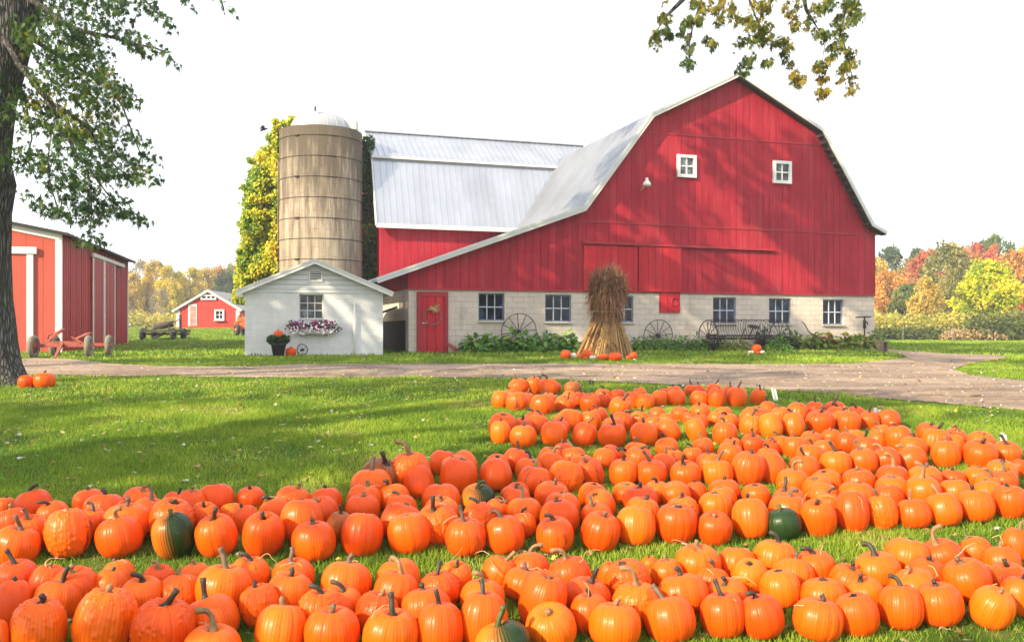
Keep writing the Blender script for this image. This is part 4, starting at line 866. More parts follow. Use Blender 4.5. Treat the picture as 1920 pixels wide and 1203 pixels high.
hosta(1376, 662, 58, 22, NL, .16, M['hosta_y'], shift=-.7, label='spiky yellow-green hosta left of the pumpkin before the hay rake', n=260, seed=60); hosta(1460, 666, 50, 26, NL, .16, M['hosta'], shift=-.9, label='spiky green hosta below the right rake wheel', n=260, seed=61)
hosta(1432, 650, 34, 40, OV4, .10, M['mum_green'], 'bushy dark herb growing up through the middle of the hay rake', 500, 62, name='leafy_shrub', cat='shrub', group='shrubs by the hay rake'); hosta(1478, 650, 44, 34, OV4, .09, M['mum_green'], 'dark fine-leaved shrub behind the right rake wheel', 600, 63, name='leafy_shrub', cat='shrub', group='shrubs by the hay rake')
hosta(1340, 652, 60, 26, OV4, .10, M['mum_green'], 'dark shrub behind the left rake wheel', 500, 64, name='leafy_shrub', cat='shrub', group='shrubs by the hay rake')
us = [1502, 1530, 1556, 1588, 1612, 1636]; lab = ['under the walking plough beam', 'behind the walking plough', 'below the last block wall window', 'with orange-tinged leaves left of the pump', 'around the foot of the iron pump', 'at the very right corner of the barn']
for i, (u, l) in enumerate(zip(us, lab)): hosta(u, 658, 40, 25+(i % 2)*4, HL, .23, M['hosta_y'], 'yellowing hosta %s' % l, 120, 80+i)

# ------------------------------------------------------------------ ivy on the silo
r3 = np.random.default_rng(9); iv = empty('ivy_vine', (SX, SY, SZ), 0, 'yellow-green ivy climbing thickly over the left and back of the concrete silo', 'vine')
bl = []
def ivb(u, v, rpx, dy, ry=0.9): p = at_Y(u, v, SY+dy) - Vector((SX, SY, SZ)); k = (SY+dy)/F; bl.append((p.x, p.y, p.z, rpx*k, ry, rpx*k))
for v in range(245, 560, 14):
    le = np.interp(v, [235, 300, 350, 450, 530, 560], [530, 480, 456, 450, 438, 436])
    for u in np.arange(le+14, 536, 17): ivb(u + r3.uniform(-4, 4), v + r3.uniform(-5, 5), r3.uniform(12, 20), r3.uniform(-.3, .9), .4)
for v in range(226, 545, 8): ivb(522 + r3.uniform(-7, 5) + 1.5*math.sin(v*.06), v, r3.uniform(5, 9), -.25, .3)
for u, v, rr_ in ((560, 226, 7), (548, 222, 7), (520, 240, 10), (535, 232, 9), (550, 226, 9), (562, 224, 7), (508, 256, 10), (474, 322, 9), (456, 350, 6), (452, 420, 6), (450, 470, 7), (470, 300, 6), (446, 520, 8), (445, 545, 7), (570, 228, 6), (640, 232, 5), (650, 236, 5)): ivb(u, v, rr_, .3, .4)
P, dd = blob_points(bl, 30000, r3, .1)
c_ = P[:, :2]; d_ = np.linalg.norm(c_, axis=1); P = P[(d_ > SR+.02) | (P[:, 2] > zt_)]
leaves_mesh('foliage', OVAL, P, .115, M['ivy'], iv, .7, r3, out=np.array([-.5, -1.0, .2]))
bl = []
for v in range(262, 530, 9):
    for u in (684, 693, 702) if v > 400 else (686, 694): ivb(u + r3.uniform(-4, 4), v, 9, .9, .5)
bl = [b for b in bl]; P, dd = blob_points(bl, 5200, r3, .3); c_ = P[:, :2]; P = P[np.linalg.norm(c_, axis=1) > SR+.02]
f2 = leaves_mesh('foliage', OVAL, P, .13, M['maple_leaves'], iv, .7, r3); f2['label'] = 'ivy foliage in the gap between silo and barn, darkened to stand for shade'  # leaf green darkened for the silo's shade, with extra leaves filling the gap
mb = MB()
for k in range(9):
    a = rad(150+k*6); mb.tube([((SR+.04)*math.cos(a+.05*math.sin(z*.8+k)), (SR+.04)*math.sin(a+.05*math.sin(z*.8+k)), z) for z in np.linspace(0, 8.0, 14)], .03, 5)
mb.build('stem', M['wood'], iv, True)

# ------------------------------------------------------------------ the two near maples
def trunk_obj(mb, pts, rs, n=20, rough=.06, seed=0):
    r = random.Random(seed); pts = [Vector(p) for p in pts]; b = len(mb.v); fl = [r.uniform(0, 6.28) for _ in range(4)]
    for i, p in enumerate(pts):
        for k in range(n):
            a = 2*math.pi*k/n; q = 1 + rough*(math.sin(3*a+fl[0])+.7*math.sin(5*a+fl[1]+i*.3)+.5*math.sin(9*a+fl[2]))
            if i == 0: q *= 1+.22*math.sin(5*a+fl[3])
            mb.v.append((p.x+rs[i]*q*math.cos(a), p.y+rs[i]*q*math.sin(a), p.z))
    for i in range(len(pts)-1):
        for k in range(n): mb.f.append((b+i*n+k, b+i*n+(k+1) % n, b+(i+1)*n+(k+1) % n, b+(i+1)*n+k)); mb.m.append(0)
TB = on_ground(-12, 721); TB.z -= .12; mp = empty('maple_tree', TB, 0, 'big maple with dark grey trunk and drooping green leaves at the left edge', 'tree')
tk = F/TB.y
def tpx(u, v, dy=0.0): return at_Y(u, v, TB.y+dy) - TB
ks = [(727, -12, 74), (706, -12, 57), (680, -12, 47), (640, -13, 41), (600, -14, 38), (560, -16, 35), (480, -17, 33), (400, -16, 33), (345, -12, 37), (300, -18, 33), (200, -8, 33), (120, 8, 38), (60, 18, 42), (0, 24, 40), (-120, 30, 34), (-300, 45, 26), (-500, 60, 16)]
mb = MB(); trunk_obj(mb, [tpx(u, v) for v, u, w in ks], [w/tk for v, u, w in ks], 28, .035, 3)
mb.tube([tpx(10, 130), tpx(38, 60), tpx(58, 0), tpx(90, -100), tpx(130, -260), tpx(180, -420)], [.26, .22, .20, .17, .12, .06], 12)
mb.tube([tpx(-10, 260), tpx(-80, 120), tpx(-200, -50), tpx(-330, -260)], [.22, .18, .14, .06], 12)
mb.build('trunk', M['bark'], mp, True)
mb = MB(); branches = []
def br(pts, r0, r1=.012): 
    P_ = [tpx(u, v, d) for u, v, d in pts]; n = len(P_); mb.tube(P_, [r0+(r1-r0)*i/(n-1) for i in range(n)], 7); branches.append(P_)
br([(0, 62, -.2), (20, 92, -.5), (36, 122, -.7), (60, 150, -.9), (76, 172, -1.0), (96, 196, -1.0), (112, 200, -1.0), (126, 226, -1.1), (130, 262, -1.1), (142, 286, -1.2), (158, 300, -1.2), (180, 335, -1.2), (205, 368, -1.2)], .06)
br([(36, 122, -.7), (60, 130, -.9), (70, 170, -1), (95, 200, -1.2), (108, 235, -1.4), (120, 260, -1.5)], .02); br([(112, 200, -1), (140, 222, -.8), (170, 244, -.8), (190, 285, -.7), (215, 310, -.7), (245, 335, -.7)], .03)
br([(58, 0, -.2), (90, 20, -.8), (120, 45, -1), (160, 60, -1), (210, 70, -1), (250, 82, -1), (290, 90, -1), (315, 100, -1)], .05); br([(40, 60, 0), (70, 80, .5), (120, 110, .6), (165, 140, .6), (205, 160, .6), (230, 200, .6), (262, 285, .6)], .05)
br([(90, -100, 0), (150, -60, -.5), (220, -30, -.7), (270, 0, -.7), (300, 30, -.7)], .05); br([(130, -260, 0), (230, -150, -.5), (330, -60, -.5), (410, -10, -.5), (420, 18, -.5)], .05)
br([(96, 250, -1), (90, 300, -1), (95, 350, -1), (110, 395, -1)], .012); br([(158, 300, -1.2), (170, 350, -1.1), (172, 400, -1), (168, 440, -1)], .014); br([(20, 92, .5), (50, 200, .6), (60, 260, .6), (45, 310, .6)], .02)
mb.build('branches', M['bark'], mp, True)
r4 = np.random.default_rng(21)
def lb(u, v, ru, rv, d): p = tpx(u, v, d); k = TB.y/F; return (p.x, p.y, p.z, ru*k*.85, .7, rv*k*1.15)
vis = []
vis_px = [(20,20,45,40),(70,25,45,40),(120,20,45,35),(160,15,40,25),(200,8,35,16),(235,20,18,12),(60,75,45,30),(110,60,45,25),(150,70,45,22),(190,55,32,20),(225,45,14,14),(235,68,14,12),(270,15,22,8),(296,22,12,10),(312,42,9,10),
 (255,80,22,8),(278,92,14,8),(308,98,9,9),(312,112,6,6),(345,5,8,8),(415,5,4,6),(421,20,6,6),(100,110,40,25),(150,105,42,25),(190,115,25,25),(80,150,25,20),(130,150,45,25),(180,150,32,25),(205,150,14,20),(228,165,14,10),(238,172,8,10),
 (95,190,30,20),(150,190,45,22),(190,190,30,20),(225,190,18,10),(242,200,10,8),(25,160,14,18),(50,215,22,20),(40,190,16,16),(90,215,25,14),(130,225,40,22),(180,230,35,22),(215,225,14,14),(20,235,14,14),(70,245,18,12),(110,255,20,14),
 (150,262,38,20),(195,262,32,18),(222,258,16,12),(252,258,14,9),(268,266,8,9),(60,285,22,14),(40,300,14,10),(75,310,10,9),(135,290,25,18),(180,295,40,20),(225,298,22,14),(255,300,18,9),(282,300,14,10),(286,325,9,14),(262,330,10,12),
 (100,300,14,12),(88,330,12,12),(60,322,8,6),(140,325,22,18),(185,330,38,18),(225,325,20,14),(245,332,12,10),(95,350,10,8),(130,352,14,14),(165,360,30,18),(205,362,26,14),(228,372,12,12),(62,372,9,6),(84,375,9,8),(108,372,9,8),(135,385,8,6),
 (90,405,10,9),(110,405,14,7),(132,415,9,9),(150,390,14,12),(175,395,26,16),(205,398,22,10),(230,402,14,8),(250,405,10,10),(262,412,8,10),(165,425,14,10),(180,445,14,8),(160,452,9,6),(0,60,20,60),(5,120,14,30),(5,300,5,14),(95,400,6,6)]
for u, v, a, b in vis_px: vis.append(lb(u+r4.uniform(-5, 5), v+r4.uniform(-12, 9), a*.9, b*1.25, r4.uniform(-1.6, .9)))
P, _ = blob_points(vis, 5900, r4, .0)
# upper crown, above the frame
crown = []
for k in range(120):
    a = r4.uniform(0, 6.283); h_ = r4.uniform(0, 1); R_ = 7.2*math.sqrt(r4.uniform(.05, 1))*(1-.3*max(0, h_-.6)); c0 = tpx(60, -120)
    crown.append((c0.x+R_*math.cos(a)-.5, c0.y-TB.y*0+R_*math.sin(a), 10.8+h_*14.0, r4.uniform(.5, 1.1), r4.uniform(.9, 1.6), r4.uniform(.6, 1.0)))
cv = leaves_mesh('foliage', MAPLE, P, .115, M['maple_leaves'], mp, .7, r4)
Pc, _ = blob_points(crown, 12500, r4, .1); leaves_mesh('crown', OVAL, Pc, .30, M['maple_leaves'], mp, .3, r4)
# right maple: only its drooping twigs are in the frame
RT = Vector((13.5, 13.0, 0)); RT.z = float(gz(RT.x, RT.y)) - .1; rm = empty('maple_tree', RT, 0, 'maple whose gold-tinged leafy twigs hang into the sky above the barn', 'tree')
YR = 16.0
def rpx(u, v, d=0.0): return at_Y(u, v, YR+d) - RT
mb = MB(); trunk_obj(mb, [(0,0,0),(0,0,.5),(.05,0,1.5),(0,.1,3),(-.1,.2,5),(-.3,.4,7),(-.5,.5,9),(-.6,.6,12)], [.75,.48,.42,.38,.34,.28,.22,.10], 24, .05, 5); mb.build('trunk', M['bark'], rm, True)
mb = MB(); limb_tops = []
for pts, r0 in (([(-.1,.2,5.5)], .14), ([(-.3,.4,7)], .12)):
    pass
def rb(pts, r0, r1=.008): n = len(pts); mb.tube(pts, [r0+(r1-r0)*i/(n-1) for i in range(n)], 6)
rb([Vector((-.1,.2,5.2)), rpx(1900, -260), rpx(1720, -190), rpx(1560, -120), rpx(1500, -40), rpx(1512, 20), rpx(1536, 58)], .15); rb([Vector((-.3,.4,7)), rpx(1800, -420), rpx(1560, -330), rpx(1400, -200), rpx(1320, -90), rpx(1280, 0), rpx(1250, 30), rpx(1233, 55)], .14)
rb([rpx(1560, -330), rpx(1430, -180), rpx(1395, -60), rpx(1405, 0), rpx(1420, 40), rpx(1432, 62)], .04); rb([rpx(1400, -200), rpx(1330, -60), rpx(1312, 10), rpx(1300, 45), rpx(1292, 85), rpx(1294, 120)], .03); rb([rpx(1720, -190), rpx(1640, -60), rpx(1590, 0), rpx(1575, 60), rpx(1588, 100), rpx(1598, 145)], .03)
rb([rpx(1432, 62), rpx(1462, 80), rpx(1480, 105), rpx(1498, 145)], .008, .004); rb([rpx(1536, 58), rpx(1546, 85), rpx(1540, 130), rpx(1544, 175)], .008, .004); rb([rpx(1405, 60), rpx(1400, 100), rpx(1396, 130)], .006, .003)
mb.build('branches', M['bark'], rm, True)
vis = []
def rl(pts, ru=8, rv=8):
    for u, v in pts: p = rpx(u, v, r4.uniform(-.5, .5)); k = YR/F; vis.append((p.x, p.y, p.z, ru*k, .25, rv*k))
rl([(1240, 32), (1250, 35), (1232, 60), (1224, 75), (1233, 85), (1236, 68), (1250, 58), (1256, 65)]); rl([(1248, 1)], 5, 3); rl([(1289, 38), (1295, 40), (1282, 48), (1278, 58), (1290, 70), (1288, 85), (1298, 88), (1293, 98)], 7, 8); rl([(1280, 118), (1292, 118), (1298, 122), (1292, 128)], 5, 5)
rl([(1302, 5), (1315, 12), (1312, 28), (1308, 40), (1330, 8), (1342, 15), (1350, 28), (1348, 40), (1355, 5)], 9, 9); rl([(1322, 72), (1332, 78), (1338, 86)], 6, 7); rl([(1370, 10), (1378, 30), (1384, 38), (1372, 20)], 7, 7)
rl([(1400, 35), (1408, 48), (1420, 42), (1430, 50), (1440, 55), (1425, 60), (1412, 5), (1428, 12), (1436, 22), (1442, 5)], 10, 9); rl([(1385, 78), (1392, 80), (1404, 72), (1412, 78), (1424, 68), (1432, 78), (1445, 72), (1450, 80)], 8, 7); rl([(1397, 112), (1403, 122), (1398, 135), (1384, 130), (1408, 108)], 6, 7); rl([(1434, 116), (1442, 118)], 7, 6)
rl([(1470, 78), (1478, 88), (1470, 96), (1462, 76), (1474, 110), (1482, 120), (1488, 138), (1498, 146), (1506, 148), (1490, 150), (1500, 155)], 7, 7)
rl([(1475, 10), (1482, 25), (1488, 38), (1492, 50), (1500, 5), (1516, 38), (1520, 48), (1528, 12), (1540, 20), (1548, 5), (1560, 8)], 9, 9); rl([(1535, 62), (1545, 72), (1550, 62), (1560, 85), (1568, 96), (1558, 108), (1545, 120), (1536, 128), (1540, 142), (1532, 122), (1545, 148)], 8, 9)
rl([(1575, 30), (1580, 45), (1568, 40), (1570, 55), (1578, 68), (1574, 78), (1590, 12), (1600, 22), (1608, 28), (1612, 35), (1598, 42), (1585, 5), (1604, 5)], 9, 9); rl([(1590, 95), (1598, 104), (1595, 112), (1582, 122), (1575, 135), (1592, 122), (1602, 120), (1580, 148), (1596, 150)], 7, 8); rl([(1536, 170), (1545, 175), (1540, 182), (1550, 170)], 6, 6); rl([(1595, 160), (1602, 165), (1594, 172)], 6, 6)
P, _ = blob_points(vis, 3300, r4, .1); leaves_mesh('foliage', MAPLE, P, .10, M['maple_leaves_gold'], rm, .7, r4)
crown = []
for k in range(46):
    a = r4.uniform(0, 6.283); h_ = r4.uniform(0, 1); R_ = 5.5*math.sqrt(r4.uniform(.05, 1)); crown.append((R_*math.cos(a)-1.0, R_*math.sin(a)*.9-1.5, 7.8+h_*6.5, 1.3, 1.3, .8))
Pc, _ = blob_points(crown, 6500, r4, .1); leaves_mesh('crown', OVAL, Pc, .30, M['maple_leaves_gold'], rm, .3, r4)
# two more yard maples stand behind the camera, to the left: they cast the dappled shade
def shade_tree(x, y, label, R0, z0, z1, nb, nl, seed, leaf=.34):
    r = np.random.default_rng(seed); z = float(gz(x, y)); o = empty('maple_tree', (x, y, z-.1), 0, label, 'tree'); mb = MB()
    trunk_obj(mb, [(0,0,0),(0,0,.5),(.05,0,2),(0,.1,4),(-.1,.2,6.5),(.1,.3,9),(.0,.3,z1-1)], [.7,.45,.40,.36,.30,.22,.08], 20, .05, seed)
    for k in range(7): a = k*.9+seed; mb.tube([(0, .1, z0-1.5+k*.5), (R0*.35*math.cos(a), R0*.35*math.sin(a), z0+1+k*.6), (R0*.8*math.cos(a), R0*.8*math.sin(a), z0+2+k*.7)], [.14, .09, .03], 7)
    mb.build('trunk', M['bark'], o, True); bl_ = []
    for k in range(nb): a = r.uniform(0, 6.283); q = R0*math.sqrt(r.uniform(.05, 1)); h_ = r.uniform(0, 1); q *= math.sqrt(max(.2, 1-(h_*1.6-.6)**2*.6)); bl_.append((q*math.cos(a), q*math.sin(a), z0+h_*(z1-z0), r.uniform(.9, 1.7), r.uniform(.9, 1.7), r.uniform(.6, 1.0)))
    P, _ = blob_points(bl_, nl, r, .1); leaves_mesh('crown', OVAL, P, leaf, M['maple_leaves'], o, .3, r); return o
shade_tree(-13.5, 1.0, 'yard maple left of the camera that shades the lawn', 5.0, 6.0, 13.0, 20, 1900, 41)
shade_tree(-19.5, 14.5, 'tall yard maple far to the left that shades the barn front', 6.0, 8.5, 20.0, 56, 9000, 42)
shade_tree(-5.0, -8.0, 'yard maple right behind the camera that dapples the pumpkins', 5.5, 6.0, 11.5, 34, 3200, 43)

# ------------------------------------------------------------------ far trees, hedge, fence
r5 = np.random.default_rng(33)
def crown_mesh(seed, n, nb, flat=1.0, size=.07):           # unit crown: radius 1, height 0..1.9
    r = np.random.default_rng(seed); bl_ = []
    for k in range(nb):
        h_ = r.uniform(0, 1); a = r.uniform(0, 6.283); q = (0.80*math.sqrt(max(0.05, math.sin(math.pi*min(.97, h_*.86+.14)))))*math.sqrt(r.uniform(.25, 1)); bl_.append((q*math.cos(a), q*math.sin(a), .12+1.62*h_, r.uniform(.13, .26), r.uniform(.13, .26), r.uniform(.10, .2)))
    P, _ = blob_points(bl_, n, r, .25); nn = len(P); ax_ = r.normal(0, 1, (nn, 3)); nr = r.normal(0, 1, (nn, 3)); V, T = scatter(OV4[0]*np.array([1.2, 1, 1]), OV4[1], P, rot_from(ax_, nr), size*r.uniform(.6, 1.3, nn)); return np_mesh('crown', V, T)
CM = [crown_mesh(100+i, 7500, 90) for i in range(5)]; CF = [crown_mesh(120+i, 2600, 34, size=.06) for i in range(2)]
def leafcol(name, a, b, c): return m_leaf(name, [(0, (.09,.12,.03) if 'far' in name else a), (.22, a), (.5, b), (.8, c), (1, tuple((p+q)/2 for p, q in zip(c, (.5,.42,.10))))], .35, .7, 1.7)
LC = {'green': leafcol('far_green_leaves', (0.046,0.091,0.026), (0.130,0.208,0.046), (0.260,0.312,0.078)), 'olive': leafcol('far_olive_leaves', (0.091,0.104,0.033), (0.247,0.247,0.065), (0.442,0.364,0.104)),
 'yellow': leafcol('far_yellow_leaves', (0.260,0.260,0.026), (0.624,0.494,0.046), (0.850,0.624,0.065)), 'orange': leafcol('far_orange_leaves', (0.286,0.130,0.039), (0.624,0.286,0.065), (0.806,0.442,0.104)),
 'red': leafcol('far_red_leaves', (0.286,0.078,0.046), (0.598,0.143,0.078), (0.728,0.260,0.117)), 'gold': leafcol('far_golden_leaves', (0.286,0.208,0.039), (0.585,0.416,0.078), (0.780,0.546,0.130)), 'dark': leafcol('far_dark_green_leaves', (0.026,0.058,0.033), (0.065,0.117,0.052), (0.130,0.182,0.078)),
 'bright': leafcol('bright_yellow_green_leaves', (0.156,0.286,0.013), (0.585,0.585,0.026), (0.850,0.754,0.039)), 'bare': leafcol('sparse_grey_twigs', (0.208,0.169,0.130), (0.312,0.260,0.208), (0.416,0.351,0.260))}
def far_tree(u, vtop, vbase, wpx, Y, col, label, sparse=False, group='autumn trees beyond the field', trunkc='bark_pale', trunk_h=.16, mesh=None):
    k = F/Y; X = (u-U0)/F*Y; z = float(gz(X, Y)); H = (ZC+(V0-vtop)/F*Y) - z; w = wpx/k/2; o = empty('autumn_tree', (X, Y, z), r5.uniform(0, 6.28), label, 'tree', group)
    mb = MB(); hh = H*trunk_h; pts = [(0,0,-.2), (.02*H,0,H*.3), (-.01*H,.01*H,H*.6), (0,0,H*.92)]; mb.tube(pts, [.026*H, .018*H, .012*H, .003*H], 8)
    for q in range(7): a = q*2.3+u; zz = H*(.25+.08*q); mb.tube([(0,0,zz), (w*.4*math.cos(a), w*.4*math.sin(a), zz+H*.08), (w*.75*math.cos(a), w*.75*math.sin(a), zz+H*.2)], [.009*H, .005*H, .002*H], 5)
    mb.build('trunk', M[trunkc], o, True)
    me = (CF if sparse else CM)[int(r5.integers(0, 2 if sparse else 5))].copy() if False else (CF if sparse else CM)[int(r5.integers(0, 2 if sparse else 5))]
    c = bpy.data.objects.new('crown', me); COL.objects.link(c); c.parent = o; c.scale = (w*1.25, w*1.25, (H-hh)/1.86); c.location = (0, 0, hh)
    if not me.materials: me.materials.append(LC['green'])
    c.material_slots[0].link = 'OBJECT'; c.material_slots[0].material = LC[col]; return o
R_T = [(1662,460,630,80,128,'dark','dark blue-green tree rising right behind the barn corner'),(1668,505,632,70,100,'orange','orange tree right beside the barn corner'),(1690,545,634,44,92,'red','low red maple by the barn corner'),
 (1712,480,632,80,118,'olive','olive tree second from the barn corner'),(1742,468,632,90,112,'red','rusty red tree left of the tall olive one'),(1775,455,633,110,104,'olive','broad olive-green tree in the middle of the right wood'),(1700,530,634,58,90,'green','young pale green tree standing before the orange ones'),
 (1812,462,632,80,118,'orange','orange-brown tree behind the bright yellow tree'),(1832,455,632,60,124,'red','red-topped maple left of the yellow tree'),(1875,436,632,72,122,'green','tall rounded green tree above the bright yellow tree'),(1862,458,632,60,112,'red','scarlet maple crown peeping over the yellow tree'),
 (1905,470,632,80,106,'orange','orange tree behind the right flank of the yellow tree'),(1935,452,632,90,112,'gold','golden tree at the right edge of the view'),(1790,500,633,60,92,'olive','small olive tree with red tips before the wood'),(1980,470,632,110,104,'red','red tree at the far right edge'),(1735,520,634,60,88,'gold','small golden-green tree before the right wood'),
 (1640,480,632,70,122,'gold','golden tree partly hidden by the barn corner'),(1908,540,634,50,84,'red','low salmon-red tree right of the yellow tree'),(1845,448,632,66,132,'dark','dark green tree at the back of the right wood'),(1722,462,632,60,134,'dark','dark-topped tree at the back left of the right wood')]
for i, (u, vt, vb, w, Y, c, l) in enumerate(R_T): far_tree(u, vt, vb, w, Y, c, l)
L_T = [(262,484,600,50,150,'bare','nearly bare grey tree beside the red shed',True),(292,488,600,64,142,'gold','golden tree right of the bare grey one',False),(318,495,602,50,136,'yellow','pale yellow tree left of the small red barn',False),(248,510,602,44,138,'gold','pale golden tree close to the red shed end',False),
 (355,498,600,56,146,'yellow','yellow tree just left above the small red barn',False),(385,502,600,56,150,'gold','golden tree straight behind the small red barn',False),(408,496,600,50,154,'orange','pale orange-yellow tree behind the small red barn roof',False),(438,493,600,56,158,'olive','grey-olive tree by the ivy',False),
 (425,505,600,60,135,'dark','dark green tree right behind the small red barn',False),(335,515,602,60,160,'olive','hazy olive tree far behind the small red barn',False),(275,520,602,60,162,'olive','hazy olive tree at the back of the left wood',False),(228,500,602,50,150,'gold','golden tree hidden behind the red shed end',False),(300,540,604,40,125,'bare','thin bare tree with pale trunk at the wood edge',True),(466,500,600,50,150,'olive','olive tree mostly hidden by the ivy',False)]
for u, vt, vb, w, Y, c, l, sp_ in L_T: far_tree(u, vt, vb, w, Y, c, l, sp_, 'hazy autumn trees beyond the left field')
yt = far_tree(1851, 487, 640, 118, 76, 'bright', 'bright yellow-green bushy tree standing before the wood on the right', False, None, 'bark', .10)
yt.name = 'yellow_tree'
P, _ = blob_points([(0, 0, 1.9, 2.2, 1.6, 1.5), (1.2, 0, 2.4, 1.6, 1.4, 1.2), (-1, -.3, 3.0, 1.6, 1.4, 1.5)], 2600, r5, .4)
# hedge scrub: tangled undergrowth nobody could count
def scrub(name, u0, u1, Y0, Y1, h0, h1, n, mat, label, size=.24, seed=1):
    r = np.random.default_rng(seed); bl_ = []; nb = 150
    for k in range(nb):
        u = r.uniform(u0, u1); Y = r.uniform(Y0, Y1); X = (u-U0)/F*Y; h = r.uniform(h0, h1); z = float(gz(X, Y)); bl_.append((X, Y, z+h*.5, r.uniform(.7, 1.5), r.uniform(.7, 1.5), h*.55))
    P, _ = blob_points(bl_, n, r, .3); P = P[P[:, 2] > gz(P[:, 0], P[:, 1])]; o = leaves_mesh(name, OV4, P, size, mat, None, -.1, r); return tag(o, label, 'undergrowth', None, 'stuff')
LC['scrub'] = m_leaf('scrub_leaves', [(0, (.16,.20,.04)), (.4, (.40,.36,.08)), (.75, (.60,.48,.12)), (.95, (.62,.30,.12)), (1, (.6,.2,.1))], .35, .8, .25)
LC['scrub2'] = m_leaf('dark_scrub_leaves', [(0, (.03,.06,.015)), (.6, (.12,.15,.04)), (1, (.30,.27,.07))], .3, .8, .3)
LC['reeds'] = m_leaf('straw_grass', [(0, (.30,.18,.09)), (1, (.55,.40,.22))], .2, .8)
scrub('undergrowth', 1600, 2020, 72, 82, 1.6, 2.6, 15000, LC['scrub'], 'tangled yellow-green hedge scrub between the field and the wood', .26, 3)
scrub('undergrowth', 1610, 1870, 69, 71.5, .5, 1.1, 5000, LC['scrub2'], 'low darker brambles in front of the yellow scrub behind the wire fence', .2, 4)
scrub('undergrowth', 1830, 2020, 66, 73, 1.2, 2.6, 7000, LC['scrub2'], 'dark green and yellow bushes right of the bright yellow tree', .24, 5)
scrub('undergrowth', 1790, 1870, 66, 68, .4, .9, 2200, LC['reeds'], 'dry straw-coloured grass tuft at the field edge below the yellow tree', .2, 6)
scrub('undergrowth', 215, 470, 112, 120, .8, 2.4, 5000, LC['scrub'], 'hazy yellow scrub along the foot of the left wood', .35, 7)
fe = on_ground(1693, 641); fence = empty('wire_fence', fe, 0, 'thin pale post and wire fence in front of the yellow hedge', 'fence')
posts = [on_ground(u, v) for u, v in ((1640, 643), (1693, 641), (1786, 639), (1880, 638.5), (1990, 638))]
for i, p in enumerate(posts):
    q = p - fe; mb = MB(); mb.tube([(q.x, q.y, q.z-.2), (q.x+.02, q.y, q.z+1.35)], .022, 6); mb.build('post', M['bark_pale'], fence)
mb = MB()
for h in (.4, .8, 1.2):
    for a_, b__ in zip(posts[:-1], posts[1:]): mb.tube([a_-fe+Vector((0, 0, h)), b__-fe+Vector((0, 0, h))], .008, 4)
mb.build('wire', M['iron'], fence)

# ------------------------------------------------------------------ pumpkins
def m_pumpkin(name, a, b, c, kind=0, rough=.38):
    m, nt, out = nodes_of(name); oi = N(nt, 'ShaderNodeObjectInfo'); v = coords(nt, (1, 1, .25)); vv = N(nt, 'ShaderNodeVectorMath', operation='ADD')
    sc = N(nt, 'ShaderNodeVectorMath', operation='SCALE'); nt.links.new(oi.outputs['Location'], sc.inputs[0]); sc.inputs['Scale'].default_value = 3.7; nt.links.new(v, vv.inputs[0]); nt.links.new(sc.outputs[0], vv.inputs[1]); v = vv.outputs[0]
    n1 = noise(nt, v, 1.6, 4); n2 = noise(nt, v, 9, 5, .7)
    f = math_n(nt, 'ADD', math_n(nt, 'MULTIPLY', oi.outputs['Random'], .45), math_n(nt, 'ADD', math_n(nt, 'MULTIPLY', n1, .45), math_n(nt, 'MULTIPLY', n2, .12)))
    col = ramp(nt, [(.25, a), (.5, b), (.75, c)], f).outputs[0]
    tc = N(nt, 'ShaderNodeTexCoord'); sep = N(nt, 'ShaderNodeSeparateXYZ'); nt.links.new(tc.outputs['Object'], sep.inputs[0]); an = N(nt, 'ShaderNodeMath', operation='ARCTAN2'); nt.links.new(sep.outputs[1], an.inputs[0]); nt.links.new(sep.outputs[0], an.inputs[1])
    st = math_n(nt, 'SINE', math_n(nt, 'ADD', math_n(nt, 'MULTIPLY', an.outputs[0], 44.0), math_n(nt, 'MULTIPLY', n1, 5.0)))
    col = mixc(nt, math_n(nt, 'MULTIPLY', math_n(nt, 'MAXIMUM', st, 0.0), .34), col, tuple(q*.55 for q in b))
    if kind == 1:                                           # green on one side
        g_ = math_n(nt, 'ADD', math_n(nt, 'MULTIPLY', an.outputs[0], -.9), math_n(nt, 'MULTIPLY', n1, 1.2)); col = mixc(nt, ramp(nt, [(.0, (0,0,0)), (.6, (1,1,1))], math_n(nt, 'ADD', math_n(nt, 'MULTIPLY', math_n(nt, 'SINE', an.outputs[0]), .62), math_n(nt, 'ADD', math_n(nt, 'MULTIPLY', n1, .5), math_n(nt, 'MULTIPLY', st, .12)))).outputs[0], col, (.012, .034, .006))
    if kind == 2:                                           # scarred
        vo = noise(nt, v, 3.0, 6, .75); col = mixc(nt, ramp(nt, [(.56, (0,0,0)), (.60, (.85,)*3)], vo).outputs[0], col, (.10, .035, .015))
    else:
        sp = noise(nt, v, 26, 2); col = mixc(nt, ramp(nt, [(.66, (0,0,0)), (.72, (.75,)*3)], sp).outputs[0], col, tuple(q*.4 for q in a))
    finish(nt, out, col, rough, math_n(nt, 'ADD', n2, math_n(nt, 'MULTIPLY', st, .25)), .18, .01, spec=.25, coat=.04, crough=.15); return m
